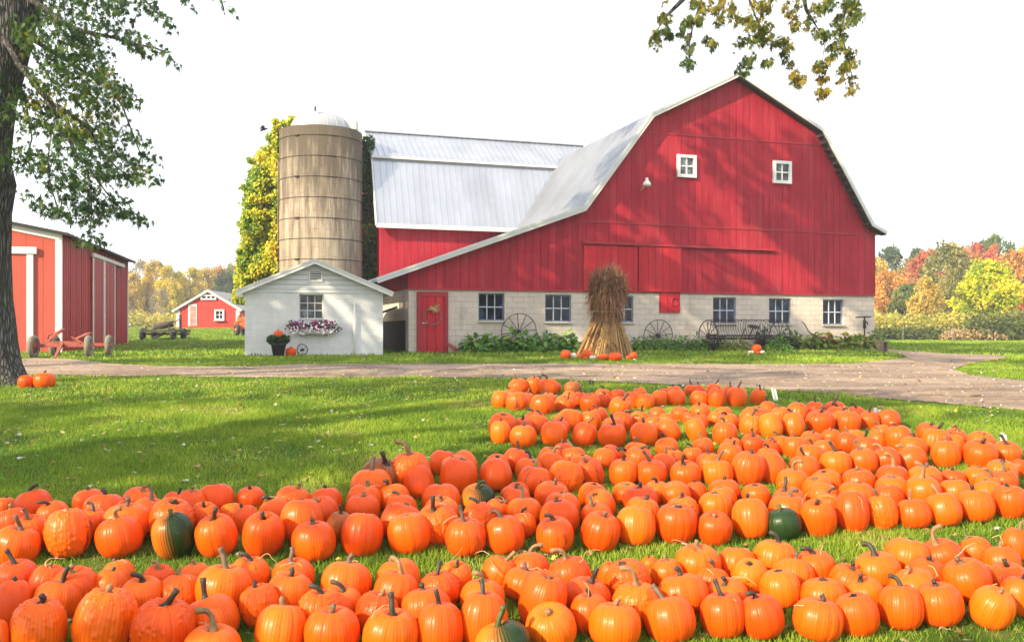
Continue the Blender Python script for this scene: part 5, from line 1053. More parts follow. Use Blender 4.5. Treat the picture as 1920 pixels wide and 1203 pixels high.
PM = {'o': m_pumpkin('orange_pumpkin_skin', (.68,.058,.001), (.78,.090,.001), (.82,.125,.002)), 'y': m_pumpkin('yellow_orange_pumpkin_skin', (.76,.085,.002), (.82,.115,.002), (.84,.15,.004)), 'g': m_pumpkin('dark_green_pumpkin_skin', (.010,.028,.007), (.018,.045,.010), (.035,.07,.015)),
 'k': m_pumpkin('half_green_pumpkin_skin', (.60,.12,.006), (.66,.18,.010), (.55,.22,.012), 1), 'b': m_pumpkin('scarred_pumpkin_skin', (.66,.06,.003), (.78,.09,.003), (.8,.12,.004), 2), 'W': m_pumpkin('white_pumpkin_skin', (.60,.55,.45), (.72,.68,.58), (.76,.72,.62)), 'n': m_pumpkin('brown_pumpkin_skin', (.20,.05,.01), (.30,.07,.012), (.4,.10,.015))}
def pumpkin_mesh(seed, warty=False):
    r = np.random.default_rng(seed); nu, nv = (150, 80) if warty else (84, 28); nr = int(r.integers(10, 14)); A, T_ = np.meshgrid(np.linspace(0, 2*np.pi, nu, endpoint=False), np.linspace(0, np.pi, nv))
    ph = r.uniform(0, 6.28, 4); rib = np.abs(np.cos(A*nr/2 + .35*np.sin(A*2+ph[0]) + .2*np.sin(3*A+ph[1])))**.4; rib2 = np.abs(np.cos(A*nr+ph[2]))**.7
    st = np.sin(T_)**.85; rr = .5*st*(1-(0.045*(1-rib)+.012*(1-rib2))*np.clip(st*1.6, 0, 1)) * (1+.03*np.sin(A+ph[3])+.02*np.sin(2*A+ph[1])); zz = np.sign(np.cos(T_))*np.abs(np.cos(T_))**.88*.5
    ro = np.abs(rr)/.5; zz = zz - .13*np.exp(-(ro/.26)**2)*(T_ < np.pi/2) + .09*np.exp(-(ro/.3)**2)*(T_ > np.pi/2); zz = zz*(1-.035*(1-rib)*np.exp(-((ro-.35)/.3)**2)); zz = np.where(T_ > np.pi/2, np.maximum(zz, -.455+.02*ro), zz)
    X = rr*np.cos(A); Y = rr*np.sin(A)
    if warty:
        D = np.stack([np.sin(T_)*np.cos(A), np.sin(T_)*np.sin(A), np.cos(T_)], 2); bump = np.zeros_like(X)
        for k in range(320):
            c = r.normal(0, 1, 3); c /= np.linalg.norm(c); s = r.uniform(.025, .075); d = np.arccos(np.clip((D*c).sum(2), -1, 1)); bump = np.maximum(bump, s*r.uniform(.18, .38)*np.exp(-(d/s)**3))
        X = X+D[:, :, 0]*bump; Y = Y+D[:, :, 1]*bump; zz = zz+D[:, :, 2]*bump
    zz = zz-zz.min(); V = np.stack([X, Y, zz], 2).reshape(-1, 3); fs = []
    for i in range(nv-1):
        for k in range(nu): a, b, c, d = i*nu+k, i*nu+(k+1) % nu, (i+1)*nu+(k+1) % nu, (i+1)*nu+k; fs += [(a, d, c), (a, c, b)]
    me = np_mesh('pumpkin', V, np.array(fs)); me.materials.append(PM['o']); me.shade_smooth(); top = float(V[:nu, 2].mean()); return me, top
SM = [pumpkin_mesh(i) for i in range(8)]; WM = [pumpkin_mesh(50+i, True) for i in range(4)]
STM = {'d': m_plain('dark_stem', (.035,.035,.022), .6, .4, 30), 't': m_plain('tan_stem', (.24,.15,.065), .8, .4, 30), 'g': m_plain('green_stem', (.06,.085,.02), .6, .4, 30), 'r': m_plain('brown_stem', (.13,.085,.05), .7, .4, 30)}
def stem_mesh(seed, kind):
    r = random.Random(seed); mb = MB(); L_ = {'n': .028, 's': .065, 'L': .13, 'C': .105, 'T': .15}[kind]*r.uniform(.85, 1.15); lean = {'n': .008, 's': .015, 'L': .045, 'C': .075, 'T': .10}[kind]; n = 9; k = 10; path = []
    for i in range(n): t = i/(n-1); path.append(Vector((lean*t**(2.2 if kind in 'CT' else 1.3), .012*math.sin(t*5+seed), L_*(t if kind not in 'CT' else math.sin(t*1.75)/math.sin(1.57)*.78+.0*t))))
    b = 0
    for i, p in enumerate(path):
        t = i/(n-1); R0 = (.0098+.018*math.exp(-t*7)+.004*t*t) * (1.15 if kind != 'n' else 1.5); d = (path[min(i+1, n-1)]-path[max(i-1, 0)]).normalized(); u = Vector((0, 1, 0)); w = d.cross(u).normalized(); u = w.cross(d)
        for q in range(k): a = 2*math.pi*q/k+t*.8; rr = R0*(1+.22*(1 if q % 2 else -1)*(1-.3*t)); mb.v.append(tuple(p+u*math.cos(a)*rr+w*math.sin(a)*rr))
    for i in range(n-1):
        for q in range(k): mb.f.append((i*k+q, i*k+(q+1) % k, (i+1)*k+(q+1) % k, (i+1)*k+q)); mb.m.append(0)
    mb.f.append(tuple((n-1)*k+q for q in range(k))); mb.m.append(0); o = mb.build('stem', STM['d'], None, True); me = o.data; bpy.data.objects.remove(o); return me
ST = {k: [stem_mesh(3*i+ord(k), k) for i in range(5)] for k in 'nsLCT'}
NPK = [0]; PLACED = []
def pumpkin(cx, top, w, h, flags, label, group, tilt=0.17, cat='pumpkin', stem_rot=None, D=None, base=None, name='pumpkin', smin=None):
    r = random.Random(int(cx*31+top*17)); p = base if base is not None else on_ground(cx, top+h); wd = w/F*p.y if D is None else D
    sphi = max(0, (ZC-p.z-.15)/p.y); hv = max(.55*w, math.sqrt(max(.1, h*h-(sphi*w)**2)))
    hd = hv/w*wd*r.uniform(.92, 1.04); wart = 'w' in flags; me, tp_ = r.choice(WM if wart else SM); o = bpy.data.objects.new(name, me); COL.objects.link(o)
    o.scale = (wd, wd*r.uniform(.94, 1.04), hd/.9); rz = r.uniform(0, 6.28); tx = r.gauss(0, tilt); ty = r.gauss(0, tilt)
    if 'k' in flags: rz = -1.9
    o.rotation_euler = (tx, ty, rz); o.location = (p.x, p.y + wd*.15, p.z - .012*hd/.3)
    tag(o, label, cat, group); key = next((q for q in 'ygkbWn' if q in flags), 'o')
    o.material_slots[0].link = 'OBJECT'; o.material_slots[0].material = PM[key]
    sk = next((q for q in 'NsLCT' if q in flags), None); sk = 'n' if sk == 'N' else sk or r.choice('nnnsssLC'); sm = ST[sk][r.randrange(5)]; s = bpy.data.objects.new('stem', sm); COL.objects.link(s); s.parent = o
    kk = wd/.30 if smin is None else smin; s.scale = (kk/o.scale.x, kk/o.scale.y, kk/o.scale.z); s.location = (0, 0, tp_-.02)
    want = r.uniform(-1.2, 1.2) + (math.pi if r.random() < .5 else 0)
    if '<' in flags: want = math.pi+r.uniform(-.5, .5)
    if '>' in flags: want = r.uniform(-.5, .5)
    s.rotation_euler = (0, r.gauss(0, .12), want - rz); s.material_slots[0].link = 'OBJECT'
    s.material_slots[0].material = STM['t' if ('T' in flags or 't' in flags) else 'g' if key in 'gk' else r.choice('dddrrt' if sk != 'n' else 'ddrt')]
    NPK[0] += 1; PLACED.append(o); return o, sk, key
ORD = ['first','second','third','fourth','fifth','sixth','seventh','eighth','ninth','tenth','eleventh','twelfth','thirteenth','fourteenth','fifteenth','sixteenth','seventeenth','eighteenth','nineteenth','twentieth','twenty-first','twenty-second','twenty-third','twenty-fourth','twenty-fifth','twenty-sixth','twenty-seventh','twenty-eighth','twenty-ninth','thirtieth','thirty-first','thirty-second','thirty-third','thirty-fourth','thirty-fifth','thirty-sixth','thirty-seventh','thirty-eighth','thirty-ninth','fortieth','forty-first','forty-second','forty-third','forty-fourth','forty-fifth','forty-sixth']
T1, T2, T3, T4, T5, T6, T7, T8 = (0,903,4), (480,903,4), (960,903,4), (1440,903,4), (640,780,4), (880,690,4), (1300,690,4), (1560,740,5.3333)
DATA = [  # (block, row), tile, 'cx top w h flags; ...'
(('front', 1), T1, '240 890 430 480 ws; 705 840 490 500 wst; 1190 890 470 480 wL>; 1560 1050 440 400 T<; -60 1020 200 400 s'),
(('front', 1), T2, '145 960 400 380 yst; 555 940 410 380 s; 980 960 430 380 L<; 1380 930 370 400 L; 1880 1040 430 300 kL'),
(('front', 1), T3, '330 875 390 360 yN; 775 920 400 350 yst; 1220 860 400 370 L<; 1610 860 350 330 L<; 1920 855 330 330 C<'),
(('front', 1), T4, '375 870 365 330 ys; 715 850 335 320 N; 1030 800 340 330 C<; 1325 750 350 340 s; 1640 770 310 310 yst; 1880 720 260 300 s'),
(('front', 2), T1, '60 760 260 330 s; 385 740 340 300 L>; 855 830 280 300 wC<; 1060 715 320 290 C<; 1330 700 300 300 wst; 1630 830 420 370 L>'),
(('front', 2), T2, '70 780 300 300 ws; 450 840 330 340 wC<; 620 780 320 270 C<; 860 850 330 300 wst; 1290 830 370 280 s; 1690 850 350 400 L<'),
(('front', 2), T3, '180 690 360 400 N; 590 830 300 300 s; 950 790 360 300 wT<; 1330 710 370 300 s; 1650 710 300 220 s'),
(('front', 2), T4, '125 675 310 270 yN; 440 720 330 250 N; 770 720 280 180 C; 1150 650 340 190 st; 1560 600 350 220 s; 1830 590 290 220 s'),
(('front', 3), T1, '110 600 320 280 L; 300 640 270 280 st; 610 640 330 280 ; 750 650 260 260 s; 1160 630 240 240 wC<; 1470 630 230 240 st; 1640 650 400 300 L<; 1850 590 290 260 wC<'),
(('front', 3), T2, '210 710 330 290 s; 1010 680 340 300 T<; 1390 690 290 260 wL; 1690 750 330 260 C<'),
(('front', 3), T3, '530 700 350 260 L; 910 600 340 300 wN; 1180 600 240 230 st; 1480 620 260 220 C<; 60 650 300 240 s'),
(('front', 3), T4, '200 580 320 240 s; 570 615 280 230 s; 850 540 340 260 C<; 1180 560 290 220 s; 1440 560 220 190 st; 1780 500 270 210 st'),
(('front', 4), T1, '880 595 240 250 s'),
(('front', 4), T2, '270 575 310 260 L; 640 600 390 290 ys; 1090 600 310 260 s; 1480 600 250 250 ws; 1780 555 260 240 yL; '),
(('front', 4), T3, '150 530 310 250 T>; 470 580 330 260 T<; 700 590 160 250 bs; 1050 565 130 120 s; 1400 500 330 260 s; 1690 500 270 240 N; 1790 600 270 240 yN'),
(('front', 4), T4, '370 520 300 240 C<; 50 450 310 260 yC<; 1060 440 330 260 N; 1400 450 300 260 Tt; 1620 415 240 220 s; 1860 345 200 240 T'),
(('middle', 1), T1, '70 335 330 290 L<; 500 205 350 380 bwN; 900 245 345 320 C>; 1318 245 330 330 ks; 1650 235 310 310 L>'),
(('middle', 1), T2, '45 235 305 320 s; 430 295 345 310 s; 770 235 325 345 N; 1160 255 325 300 N; 1580 280 325 270 bL<; 1890 255 290 290 C<'),
(('middle', 1), T3, '330 265 290 270 bC<; 640 215 300 295 s; 925 200 300 290 yN; 1230 175 310 290 N; 1530 200 270 260 N; 1810 140 290 300 ys'),
(('middle', 1), T4, '150 200 270 240 gs; 400 120 255 285 s; 655 80 260 315 N; 890 105 230 260 wL<; 1120 145 260 210 L<; 1365 100 270 250 L; 1590 75 270 240 s; 1830 30 250 250 s'),
(('middle', 2), T1, '240 230 250 270 L<; 650 200 240 240 C<; 940 180 330 260 ; 1230 140 330 290 wN; 1520 160 220 200 ws; 1880 180 200 200 s'),
(('middle', 2), T2, '350 145 310 300 N; 600 225 200 220 nL; 1030 150 310 290 N; 1390 170 320 280 wyL>; 1680 170 230 220 wC'),
(('middle', 2), T3, '100 230 190 190 C>; 370 140 290 260 N; 660 165 240 200 L; 965 115 250 210 s; 1300 110 240 200 ws; 1540 90 250 210 N'),
(('middle', 2), T4, '150 110 280 220 C; 430 75 190 170 C; 190 45 250 180 y; 400 0 230 190 b; 670 0 260 200 N; 910 20 210 180 N; 1190 -20 260 220 T<; 1430 -20 240 200 N; 1680 5 220 180 s'),
(('middle', 3), T1, '420 140 230 200 C<; 760 95 290 220 s; 1080 120 260 220 L<; 1420 75 220 190 wst; 1740 160 170 160 s; 90 210 250 190 st; 30 125 140 130 s'),
(('middle', 3), T2, '170 115 230 200 C<; 530 110 250 210 s; 800 85 250 210 st; 1110 110 240 200 C<; 1390 110 260 190 y; 1750 130 190 180 C'),
(('middle', 3), T3, '100 140 260 190 yL; 370 95 260 190 bN; 290 10 250 200 s; 590 0 210 200 N; 700 60 240 200 N; 860 0 210 170 N; 980 30 260 200 s; 1090 0 200 170 C<; 1260 10 230 190 N; 1400 0 160 150 s; 1600 40 210 170 N; 1610 -20 230 180 s; 1850 10 210 180 N; 40 5 190 170 N'),
(('middle', 4), T1, '260 75 260 190 C>; 660 75 220 180 s; 1000 40 240 190 st; 1250 75 170 150 L; 1610 25 260 200 N'),
(('middle', 4), T2, '240 40 260 200 wst; 530 60 240 190 s; 780 55 260 200 st; 1050 25 250 190 C; 1390 15 290 230 N; 1670 20 250 200 kC; -40 35 200 170 s'),
(('middle', 4), T5, '230 400 310 200 L>; 600 365 240 250 N; 845 320 280 260 N; 1165 330 260 240 N; 1430 375 250 220 bC; 1660 335 260 240 wN; 1290 505 230 170 bs'),
(('middle', 4), T6, '940 680 210 200 bs; 1150 690 220 190 s; 1380 690 230 180 L<; 1640 695 230 170 L'),
(('middle', 4), T7, '190 690 235 200 L; 400 640 235 230 bs; 625 630 225 230 N; 845 660 215 180 L; 1085 615 230 190 L<; 1295 615 215 180 L; 1490 600 215 160 C<; 1695 580 225 180 C<'),
(('middle', 3), T7, '750 750 250 200 T; 1030 755 220 180 N; 1260 755 240 190 s; 1500 740 240 180 T<; 1760 740 250 190 s; 1510 820 240 190 yN; 975 830 230 180 yN'),
(('middle', 4), T8, '1170 470 280 250 s; 1480 455 320 250 s; 1760 455 270 220 L'),
(('middle', 3), T8, '1220 740 240 190 s; 1480 710 260 200 N; 1530 800 250 200 C<; 1700 640 290 220 N; 1760 750 260 200 L; 1870 650 150 170 s'),
(('middle', 5), T5, '250 330 310 200 nL<; 540 290 290 280 wT<; 745 250 200 190 N; 880 280 230 220 N; 1160 285 180 170 N; 1280 240 200 180 L<; 1400 310 200 170 C; 1550 285 190 170 T; 1800 285 190 160 yN'),
(('middle', 5), T6, '1250 600 200 160 C; 1005 605 180 150 s; 1440 640 190 150 L; 1540 615 150 120 yC; 1680 590 150 130 C<'),
(('middle', 5), T7, '120 640 190 170 L<; 255 560 180 150 s; 560 590 180 150 C<; 880 565 220 180 C<; 1000 530 170 140 N; 1150 480 170 150 L; 1295 525 200 150 L; 1640 520 200 160 C<; 1570 440 210 190 C<; 1810 455 190 190 L; 440 490 170 150 L<; 760 520 170 150 L<; 660 505 160 140 C; 1380 480 140 140 C'),
(('middle', 6), T5, '480 290 200 160 t; 960 240 220 210 N; 1550 240 180 150 N; 1750 240 190 150 L; 1680 195 160 130 s'),
(('middle', 6), T6, '1250 555 190 130 C<; 1025 560 180 140 C; 1500 520 170 140 C'),
(('middle', 6), T7, '100 525 160 130 L; 300 530 150 120 s; 560 525 150 120 C<; 880 475 160 130 s; 1050 460 140 120 s; 1220 455 160 130 N; 1430 420 140 120 C<; 1750 405 160 130 s'),
(('middle', 6), T8, '1230 330 230 190 T<; 1240 400 200 170 st; 1490 370 250 180 N'),
(('upper', 1), T6, '240 400 165 170 ys; 415 420 205 180 ys; 630 405 205 190 N; 840 395 190 200 L; 1075 405 220 180 L; 1305 400 215 165 s; 1540 360 190 190 s'),
(('upper', 1), T7, '60 370 150 190 s; 240 405 200 120 C<; 440 350 180 160 wL; 615 340 180 190 yN; 770 330 170 190 C<; 960 310 210 180 s; 1160 325 190 150 C<; 1330 320 170 150 L>; 1485 305 190 140 C<'),
(('upper', 2), T6, '235 335 210 190 N; 420 370 160 130 s; 480 355 170 140 C<; 665 375 160 130 s; 730 340 140 120 yL; 925 315 150 150 s; 1085 365 170 130 N; 1130 325 160 150 C>; 1390 360 130 120 L<; 1480 335 120 110 N; 1280 320 150 130 L'),
(('upper', 2), T7, '270 340 160 130 C<; 170 320 130 110 N; 70 345 130 110 s; 400 290 170 150 ystt; 500 290 160 140 yN; 660 290 140 120 C<; 780 260 160 140 s; 910 250 140 130 L<; 1080 280 170 130 C<; 1140 310 170 130 s'),
(('upper', 3), T6, '500 320 160 120 C<; 740 305 190 130 yN; 990 290 130 110 C<; 1400 295 130 110 C; 1575 285 140 110 N; 1640 325 100 100 s'),
(('upper', 3), T7, '70 270 150 120 s; 240 285 130 110 N; 560 250 130 120 L<; 1070 240 160 120 L; 1225 285 130 100 C<'),
(('top', 1), T6, '230 170 140 135 N; 365 170 175 155 bN; 550 200 180 155 s; 690 195 150 125 L; 915 190 160 130 N; 1110 205 170 125 L; 1220 170 130 140 yN; 1325 185 150 130 yN; 1420 165 130 130 yst; 1555 160 150 130 N'),
(('top', 1), T7, '40 165 140 130 N; 170 150 140 150 s; 330 145 160 150 L>; 465 140 120 140 L<'),
(('top', 2), T6, '820 175 120 120 L<; 740 165 110 110 N; 430 180 120 100 L; 590 175 120 100 L; 1010 190 110 100 C<; 1000 150 120 100 C<; 1115 150 110 100 st; 1300 140 100 90 yst; 1460 150 90 90 yst; 330 155 100 90 L; 1550 125 120 100 s; 1690 120 110 90 L<'),
(('top', 2), T7, '265 130 100 100 L<; 150 115 130 110 L; 20 120 90 90 L'),
(('top', 3), T6, '390 75 150 110 L; 490 70 120 120 s; 600 80 150 110 C<; 650 95 90 90 s; 540 75 90 80 L<; 785 100 130 90 nL; 345 80 70 80 s')]
ORD += ['forty-seventh','forty-eighth','forty-ninth','fiftieth','fifty-first','fifty-second','fifty-third','fifty-fourth']
rows = {}
for (blk, row), (ox, oy, k), txt in DATA:
    for it in txt.split(';'):
        q = it.split()
        if not q: continue
        cx, tp_, w, h = (float(x) for x in q[:4]); fl = q[4] if len(q) > 4 else ''
        rows.setdefault((blk, row), []).append((ox+cx/k, oy+tp_/k, w/k*(1 if row == 1 else 1.04), max(h*(1 if row == 1 else 1.06), .86*w)/k, fl))
BN = {'front': 'nearest block', 'middle': 'middle block', 'upper': 'upper block', 'top': 'farthest block'}
RN = {1: 'front', 2: 'second', 3: 'third', 4: 'fourth', 5: 'fifth', 6: 'back'}
for (blk, row), L_ in rows.items():
    L_.sort(); nm = 'front' if row == 1 else 'back' if row == max(r_[1] for r_ in rows if r_[0] == blk) else RN[row]
    for i, (cx, tp_, w, h, fl) in enumerate(L_):
        o, sk, key = pumpkin(cx, tp_, w, h, fl, '', 'rows of pumpkins for sale on the lawn')
        skin = {'o': 'orange', 'y': 'yellow-orange', 'g': 'dark green', 'k': 'half-green', 'b': 'scarred orange', 'n': 'brownish'}[key]; skin = ('warty ' if 'w' in fl else '') + skin
        stm = {'n': 'stub stem', 's': 'short stem', 'L': 'long stem', 'C': 'curved stem', 'T': 'long curved tan stem'}[sk]
        o['label'] = '%s pumpkin with %s, %s from left, %s row, %s' % (skin, stm, ORD[i], nm, BN[blk])
scene['pumpkins'] = NPK[0]; import sys; sys.stderr.write('PUMPKINS %d\n' % NPK[0])
# nudge apart pumpkins that sink far into one another
for it in range(6):
    for i, a in enumerate(PLACED):
        for b in PLACED[i+1:]:
            dx, dy = b.location.x-a.location.x, b.location.y-a.location.y
            if abs(dx) > .4 or abs(dy) > .4: continue
            d = math.hypot(dx, dy)+1e-6; mn = .36*(a.scale.x+b.scale.x)
            if d < mn:
                s = (mn-d)*.4; ux, uy = dx/d, dy/d; a.location.x -= ux*s*.35; a.location.y -= uy*s; b.location.x += ux*s*.35; b.location.y += uy*s
for a in PLACED: a.location.z = float(gz(a.location.x, a.location.y)) - .008
FIELD = list(PLACED)
# pumpkins elsewhere
def pk(u, vtop, w, h, fl, label, group=None, cat='pumpkin', name='pumpkin', **kw): return pumpkin(u, vtop, w, h, fl, label, group, .05, cat, name=name, **kw)[0]
pk(46.5, 702, 28, 26, 'N', 'small orange pumpkin against the foot of the maple trunk', 'pumpkins by the maple'); pk(80.5, 696, 40, 31, 's', 'wide deep-orange pumpkin right of the small one at the maple', 'pumpkins by the maple')
G_ = 'pumpkins and gourds around the corn shock'
for u, vt, w, h, fl, l in ((1061, 655, 21, 18, 'N', 'big orange pumpkin at the far left foot of the corn shock'), (1075, 661, 13, 11.5, 'WN', 'grey-white pumpkin second from left at the corn shock'), (1083.5, 659, 9, 9, 'yN', 'pinkish pumpkin between the white and the big orange one'), (1087, 665, 10, 8.5, 'N', 'small orange pumpkin in front of the pinkish one at the shock'),
    (1100, 655, 21, 18, 'N', 'big orange pumpkin left of centre against the corn shock'), (1098, 668, 7.5, 6.5, 'yN', 'tiny yellow-orange pumpkin before the big left one at the shock'), (1110.5, 666, 11, 8.5, 'Ws', 'small cream pumpkin at the centre front of the shock'), (1132, 662, 18.5, 13.5, 'yN', 'flat orange pumpkin right of centre at the shock'), (1153.5, 659, 26, 17.5, 'N', 'widest orange pumpkin at the right foot of the corn shock'),
    (1168, 661, 9, 8, 'WN', 'small white gourd right of the widest pumpkin'), (1180, 665, 12, 9, 'yN', 'yellow squash in front at the right end of the shock'), (1188, 659, 17, 14.5, 'N', 'orange pumpkin at the right end of the corn shock group'), (1189, 672, 6, 4, 'WN', 'tiny white gourd lying at the extreme right of the shock'), (1175, 638, 9, 16, 'nN', 'brownish pumpkin half hidden behind the shock on the right')):
    pk(u, vt, w, h, fl, l, G_)
pb = PLACED[-3]; pk(1179, 655, 10, 7.5, 'Ws', 'little white pumpkin perched above the others at the shock right side', G_, base=on_ground(1179, 667)+Vector((0, .1, .12)), D=.17)
pk(1419.5, 644, 18.5, 17, 's', 'orange pumpkin in front of the hay rake', 'pumpkins before the hay rake'); pk(1421, 658, 11, 6, 'yN', 'small yellow gourd under the pumpkin at the hay rake', 'pumpkins before the hay rake'); pk(1430, 657, 10, 6, 'WN', 'pale gourd right of the pumpkin at the hay rake', 'pumpkins before the hay rake'); pk(1408, 657, 12, 6.5, 'WN', 'pale gourd left of the pumpkin at the hay rake', 'pumpkins before the hay rake')
pk(545, 650.5, 21, 17.5, 's', 'orange pumpkin on the grass between flower pot and little wheel'); 
pk(522, 621, 19, 15, 's', 'orange pumpkin sitting on top of the potted mum', base=pot.location+Vector((0, -.05, .56)), D=.31)

# dry vine ends still clinging to the heap
r8 = random.Random(5); mb = MB()
for k in range(70):
    o = r8.choice(FIELD[:150]); h0 = o.scale.z*.9; p = o.location+Vector((r8.gauss(0, .05), r8.gauss(0, .05)-.02, h0*r8.uniform(.9, 1.1))); d = Vector((r8.gauss(0, 1), r8.gauss(0, 1), r8.uniform(-.2, .9))).normalized(); pts = []
    for i in range(9): pts.append(p.copy()); p = p+d*r8.uniform(.012, .03); d = (d+Vector((r8.gauss(0, .35), r8.gauss(0, .35), r8.gauss(-.16, .2)))).normalized()
    mb.tube(pts, [.0035, .0035, .003, .003, .003, .0025, .002, .002, .001], 4)
tag(mb.build('dry_vines', M['husk'], None), 'thin dry curly vine bits strewn over the nearer pumpkins', 'dry vines', None, 'stuff')
# small signs in the rows
def stake(u, v, wpx, hpx, mat, label, n=1, tilt=0.0):
    p = on_ground(u, v); k = F/p.y; o = empty('price_stake', p, 0, label, 'stake'); mb = MB()
    for i in range(n): x = i*wpx*.55/k; mb.box(x, -.01, -.05, x+wpx/k*.42, .01, hpx/k*(1-.12*i)); 
    s = mb.build('board', mat, o, bevel=.003); s.rotation_euler = (0, tilt, 0); return o
stake(1104, 724, 10, 12, M['black'], 'pair of short black stakes behind the farthest pumpkins', 2); stake(1451, 753, 9, 27, M['white'], 'leaning white stake beyond the farthest pumpkins', 2, -.22); stake(1636, 790, 14, 26, M['white'], 'white slat sign tucked behind pumpkins near the right', 2, .1); stake(1876, 842, 11, 30, M['white'], 'two white stakes behind the last pumpkin on the right', 2)

# ------------------------------------------------------------------ birds
for (u, v, Y, l) in ((494.5, 244, 30, 'small dark bird flying left of the silo top'), (657, 231, 39.4, 'small dark bird perched on the silo rim')):
    p = at_Y(u, v, Y); mb = MB(); s = .16
    body = [(s*(-1+2*t), 0, .02*math.sin(t*3)) for t in np.linspace(0, 1, 7)]; mb.tube(body, [.004, .02, .035, .04, .035, .03, .006], 8)
    if Y < 35: 
        for sg in (1, -1): mb.add([(0.05, 0, .02), (-.04, 0, .02), (-.10, sg*.16, .12), (-.02, sg*.2, .14), (.05, sg*.12, .09)], [(0, 1, 2, 3, 4)]); 
    o = mb.build('bird', M['black'], None, True); o.location = p; o.rotation_euler = (0, -.4 if Y < 35 else -1.2, .5); tag(o, l, 'bird')
# ------------------------------------------------------------------ grass and fallen leaves
r6 = np.random.default_rng(77)
def blades(name, n, Y0, Y1, hmin, hmax, wd, label, mat, vmax=1260, power=1.0, umax=1550):
    # uniform over ground area seen: sample Y with weight ~ Y
    Y = np.sqrt(r6.uniform(Y0*Y0, Y1*Y1, n)) if power == 1 else (Y0**(2-power)+(Y1**(2-power)-Y0**(2-power))*r6.uniform(0, 1, n))**(1/(2-power)); X = r6.uniform(-1, 1, n)*Y*umax/F
    bare = np.sin(X*1.13+2*np.sin(Y*.77))*np.sin(Y*1.31+1.5*np.sin(X*.9)); ok = ~in_path(X, Y); ok &= (bare < .72) | (r6.uniform(0, 1, n) < .3); cl = np.sin(X*3.1+1.3*np.sin(Y*2.3))*np.sin(Y*2.7+X*.7); ok &= r6.uniform(0, 1, n) < .75+.25*cl
    for bx, by, rr in ((SX, SY, SR),): ok &= np.hypot(X-bx, Y-by) > rr
    for pl, L2, D2 in ((W, Lw, D), (B, L, BACK)):
        x = (X-pl.X0)*pl.c+(Y-pl.Y0)*pl.s; y = -(X-pl.X0)*pl.s+(Y-pl.Y0)*pl.c; ok &= ~((x > -.02) & (x < L2+.02) & (y > -.02) & (y < D2))
    X, Y = X[ok], Y[ok]; n = len(X); Z = gz(X, Y); h = r6.uniform(hmin, hmax, n)*(1+.3*cl[ok]); a = r6.uniform(0, np.pi, n); w = wd*r6.uniform(.6, 1.4, n)
    dx, dy = np.cos(a)*w, np.sin(a)*w; lx, ly = r6.normal(0, .45, n)*h, r6.normal(0, .45, n)*h
    V = np.stack([np.stack([X-dx, Y-dy, Z-.005], 1), np.stack([X+dx, Y+dy, Z-.005], 1), np.stack([X+lx, Y+ly, Z+h], 1)], 1).reshape(-1, 3); T = np.arange(3*n).reshape(-1, 3)
    o = link_mesh(name, np_mesh(name, V, T), mat); return tag(o, label, 'grass', None, 'stuff')
blades('lawn_grass', 800000, 3.8, 13, .025, .06, .0036, 'short green lawn grass between and around the pumpkin rows', M['grass_blades'], power=.6)
blades('lawn_grass', 390000, 13, 28, .03, .06, .007, 'green lawn grass between the pumpkins and the dirt path', M['grass_blades'], power=.8)
blades('lawn_grass', 420000, 24, 90, .04, .10, .026, 'green grass around the buildings and in the field', M['grass_blades'], power=1, umax=1450)
def litter(n, Y0, Y1, u0, u1, mat, size, label, name='fallen_leaves'):
    Y = r6.uniform(Y0, Y1, n); X = (r6.uniform(u0, u1, n)-U0)/F*Y; P = np.stack([X, Y, gz(X, Y)+.028], 1); ax_ = r6.normal(0, 1, (n, 3)); ax_[:, 2] *= .25; nr = r6.normal(0, .3, (n, 3))+np.array([0, 0, 1]); V, T = scatter(MAPLE[0], MAPLE[1], P, rot_from(ax_, nr), size*r6.uniform(.5, 1.3, n)); return tag(link_mesh(name, np_mesh(name, V, T), mat), label, 'leaves', None, 'stuff')
M['litter'] = m_leaf('fallen_leaf_colours', [(0, (.20,.10,.04)), (.35, (.38,.22,.08)), (.6, (.42,.38,.22)), (.8, (.55,.55,.48)), (.9, (.60,.42,.05)), (1, (.45,.16,.03))], .1, .8)
litter(8000, 5, 24, -500, 2420, M['litter'], .055, 'dry fallen maple leaves scattered over the near lawn'); litter(350, 20, 32, -60, 1980, M['litter'], .09, 'dry fallen leaves scattered over the dirt path')
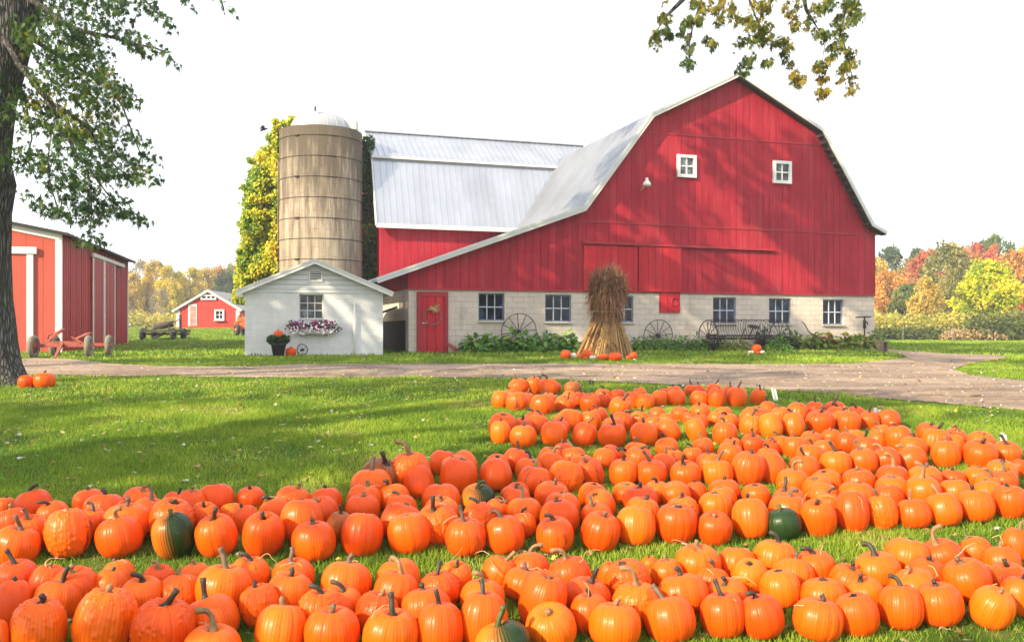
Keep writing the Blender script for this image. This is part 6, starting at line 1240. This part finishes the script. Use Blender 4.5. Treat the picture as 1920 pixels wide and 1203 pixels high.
def stones(n, mat):
    us_ = r6.uniform(-40, 1960, n); vs_ = r6.uniform(672, 770, n); P = []
    for u, v in zip(us_, vs_):
        p = on_ground(u, v)
        if in_path(np.array(p.x), np.array(p.y)): P.append((p.x, p.y, p.z+.012))
    P = np.array(P); n = len(P); tv = np.array([(1,0,0),(-.5,.8,0),(-.5,-.8,0),(0,0,.9),(.1,.1,-.4)]); tf = np.array([(0,1,3),(1,2,3),(2,0,3),(1,0,4),(2,1,4),(0,2,4)]); V, T = scatter(tv, tf, P, rot_from(r6.normal(0, 1, (n, 3)), r6.normal(0, 1, (n, 3))), r6.uniform(.008, .03, n)); return tag(link_mesh('gravel', np_mesh('gravel', V, T), mat), 'small stones and clods scattered over the dirt path', 'gravel', None, 'stuff')
M['stone'] = m_leaf('path_stones', [(0, (.12,.10,.085)), (.6, (.32,.27,.22)), (1, (.6,.54,.46))], 0.0, .9)
stones(1500, M['stone'])
mb = MB()
for (pts) in (((1716,742),(1740,741),(1770,743),(1800,745),(1840,744)), ((893,694),(905,696),(925,698),(932,700)), ((905,697),(912,700),(920,701))):
    q = [on_ground(u, v)+Vector((0, 0, .025)) for u, v in pts]; mb = MB(); mb.tube(q, [.018]*(len(q)-1)+[.008], 5); o = mb.build('fallen_twig', M['wood'], None, True)
    tag(o, {1716: 'long thin twig lying on the path at the right', 893: 'short dark twig lying on the path left of the pumpkins', 905: 'smallest twig crossing the short dark one on the path'}[pts[0][0]], 'twig', 'twigs on the dirt path')
# ------------------------------------------------------------------ thin morning haze
mb = MB(); mb.box(-190, -60, float(gz(0, 0))-2.5, 190, 175, 26); hz = mb.build('haze', None, None); tag(hz, 'thin morning haze over the fields', 'haze', None, 'stuff')
hm = bpy.data.materials.new('haze_air'); hm.use_nodes = True; nt = hm.node_tree; nt.nodes.clear(); out = nt.nodes.new('ShaderNodeOutputMaterial'); pv = nt.nodes.new('ShaderNodeVolumePrincipled')
pv.inputs['Color'].default_value = (0.93, 0.95, 1.0, 1); pv.inputs['Density'].default_value = 0.0009; pv.inputs['Anisotropy'].default_value = 0.1; nt.links.new(pv.outputs[0], out.inputs['Volume']); hz.data.materials.append(hm)

print('objects', len(bpy.data.objects), 'verts', sum(len(m.vertices) for m in bpy.data.meshes))
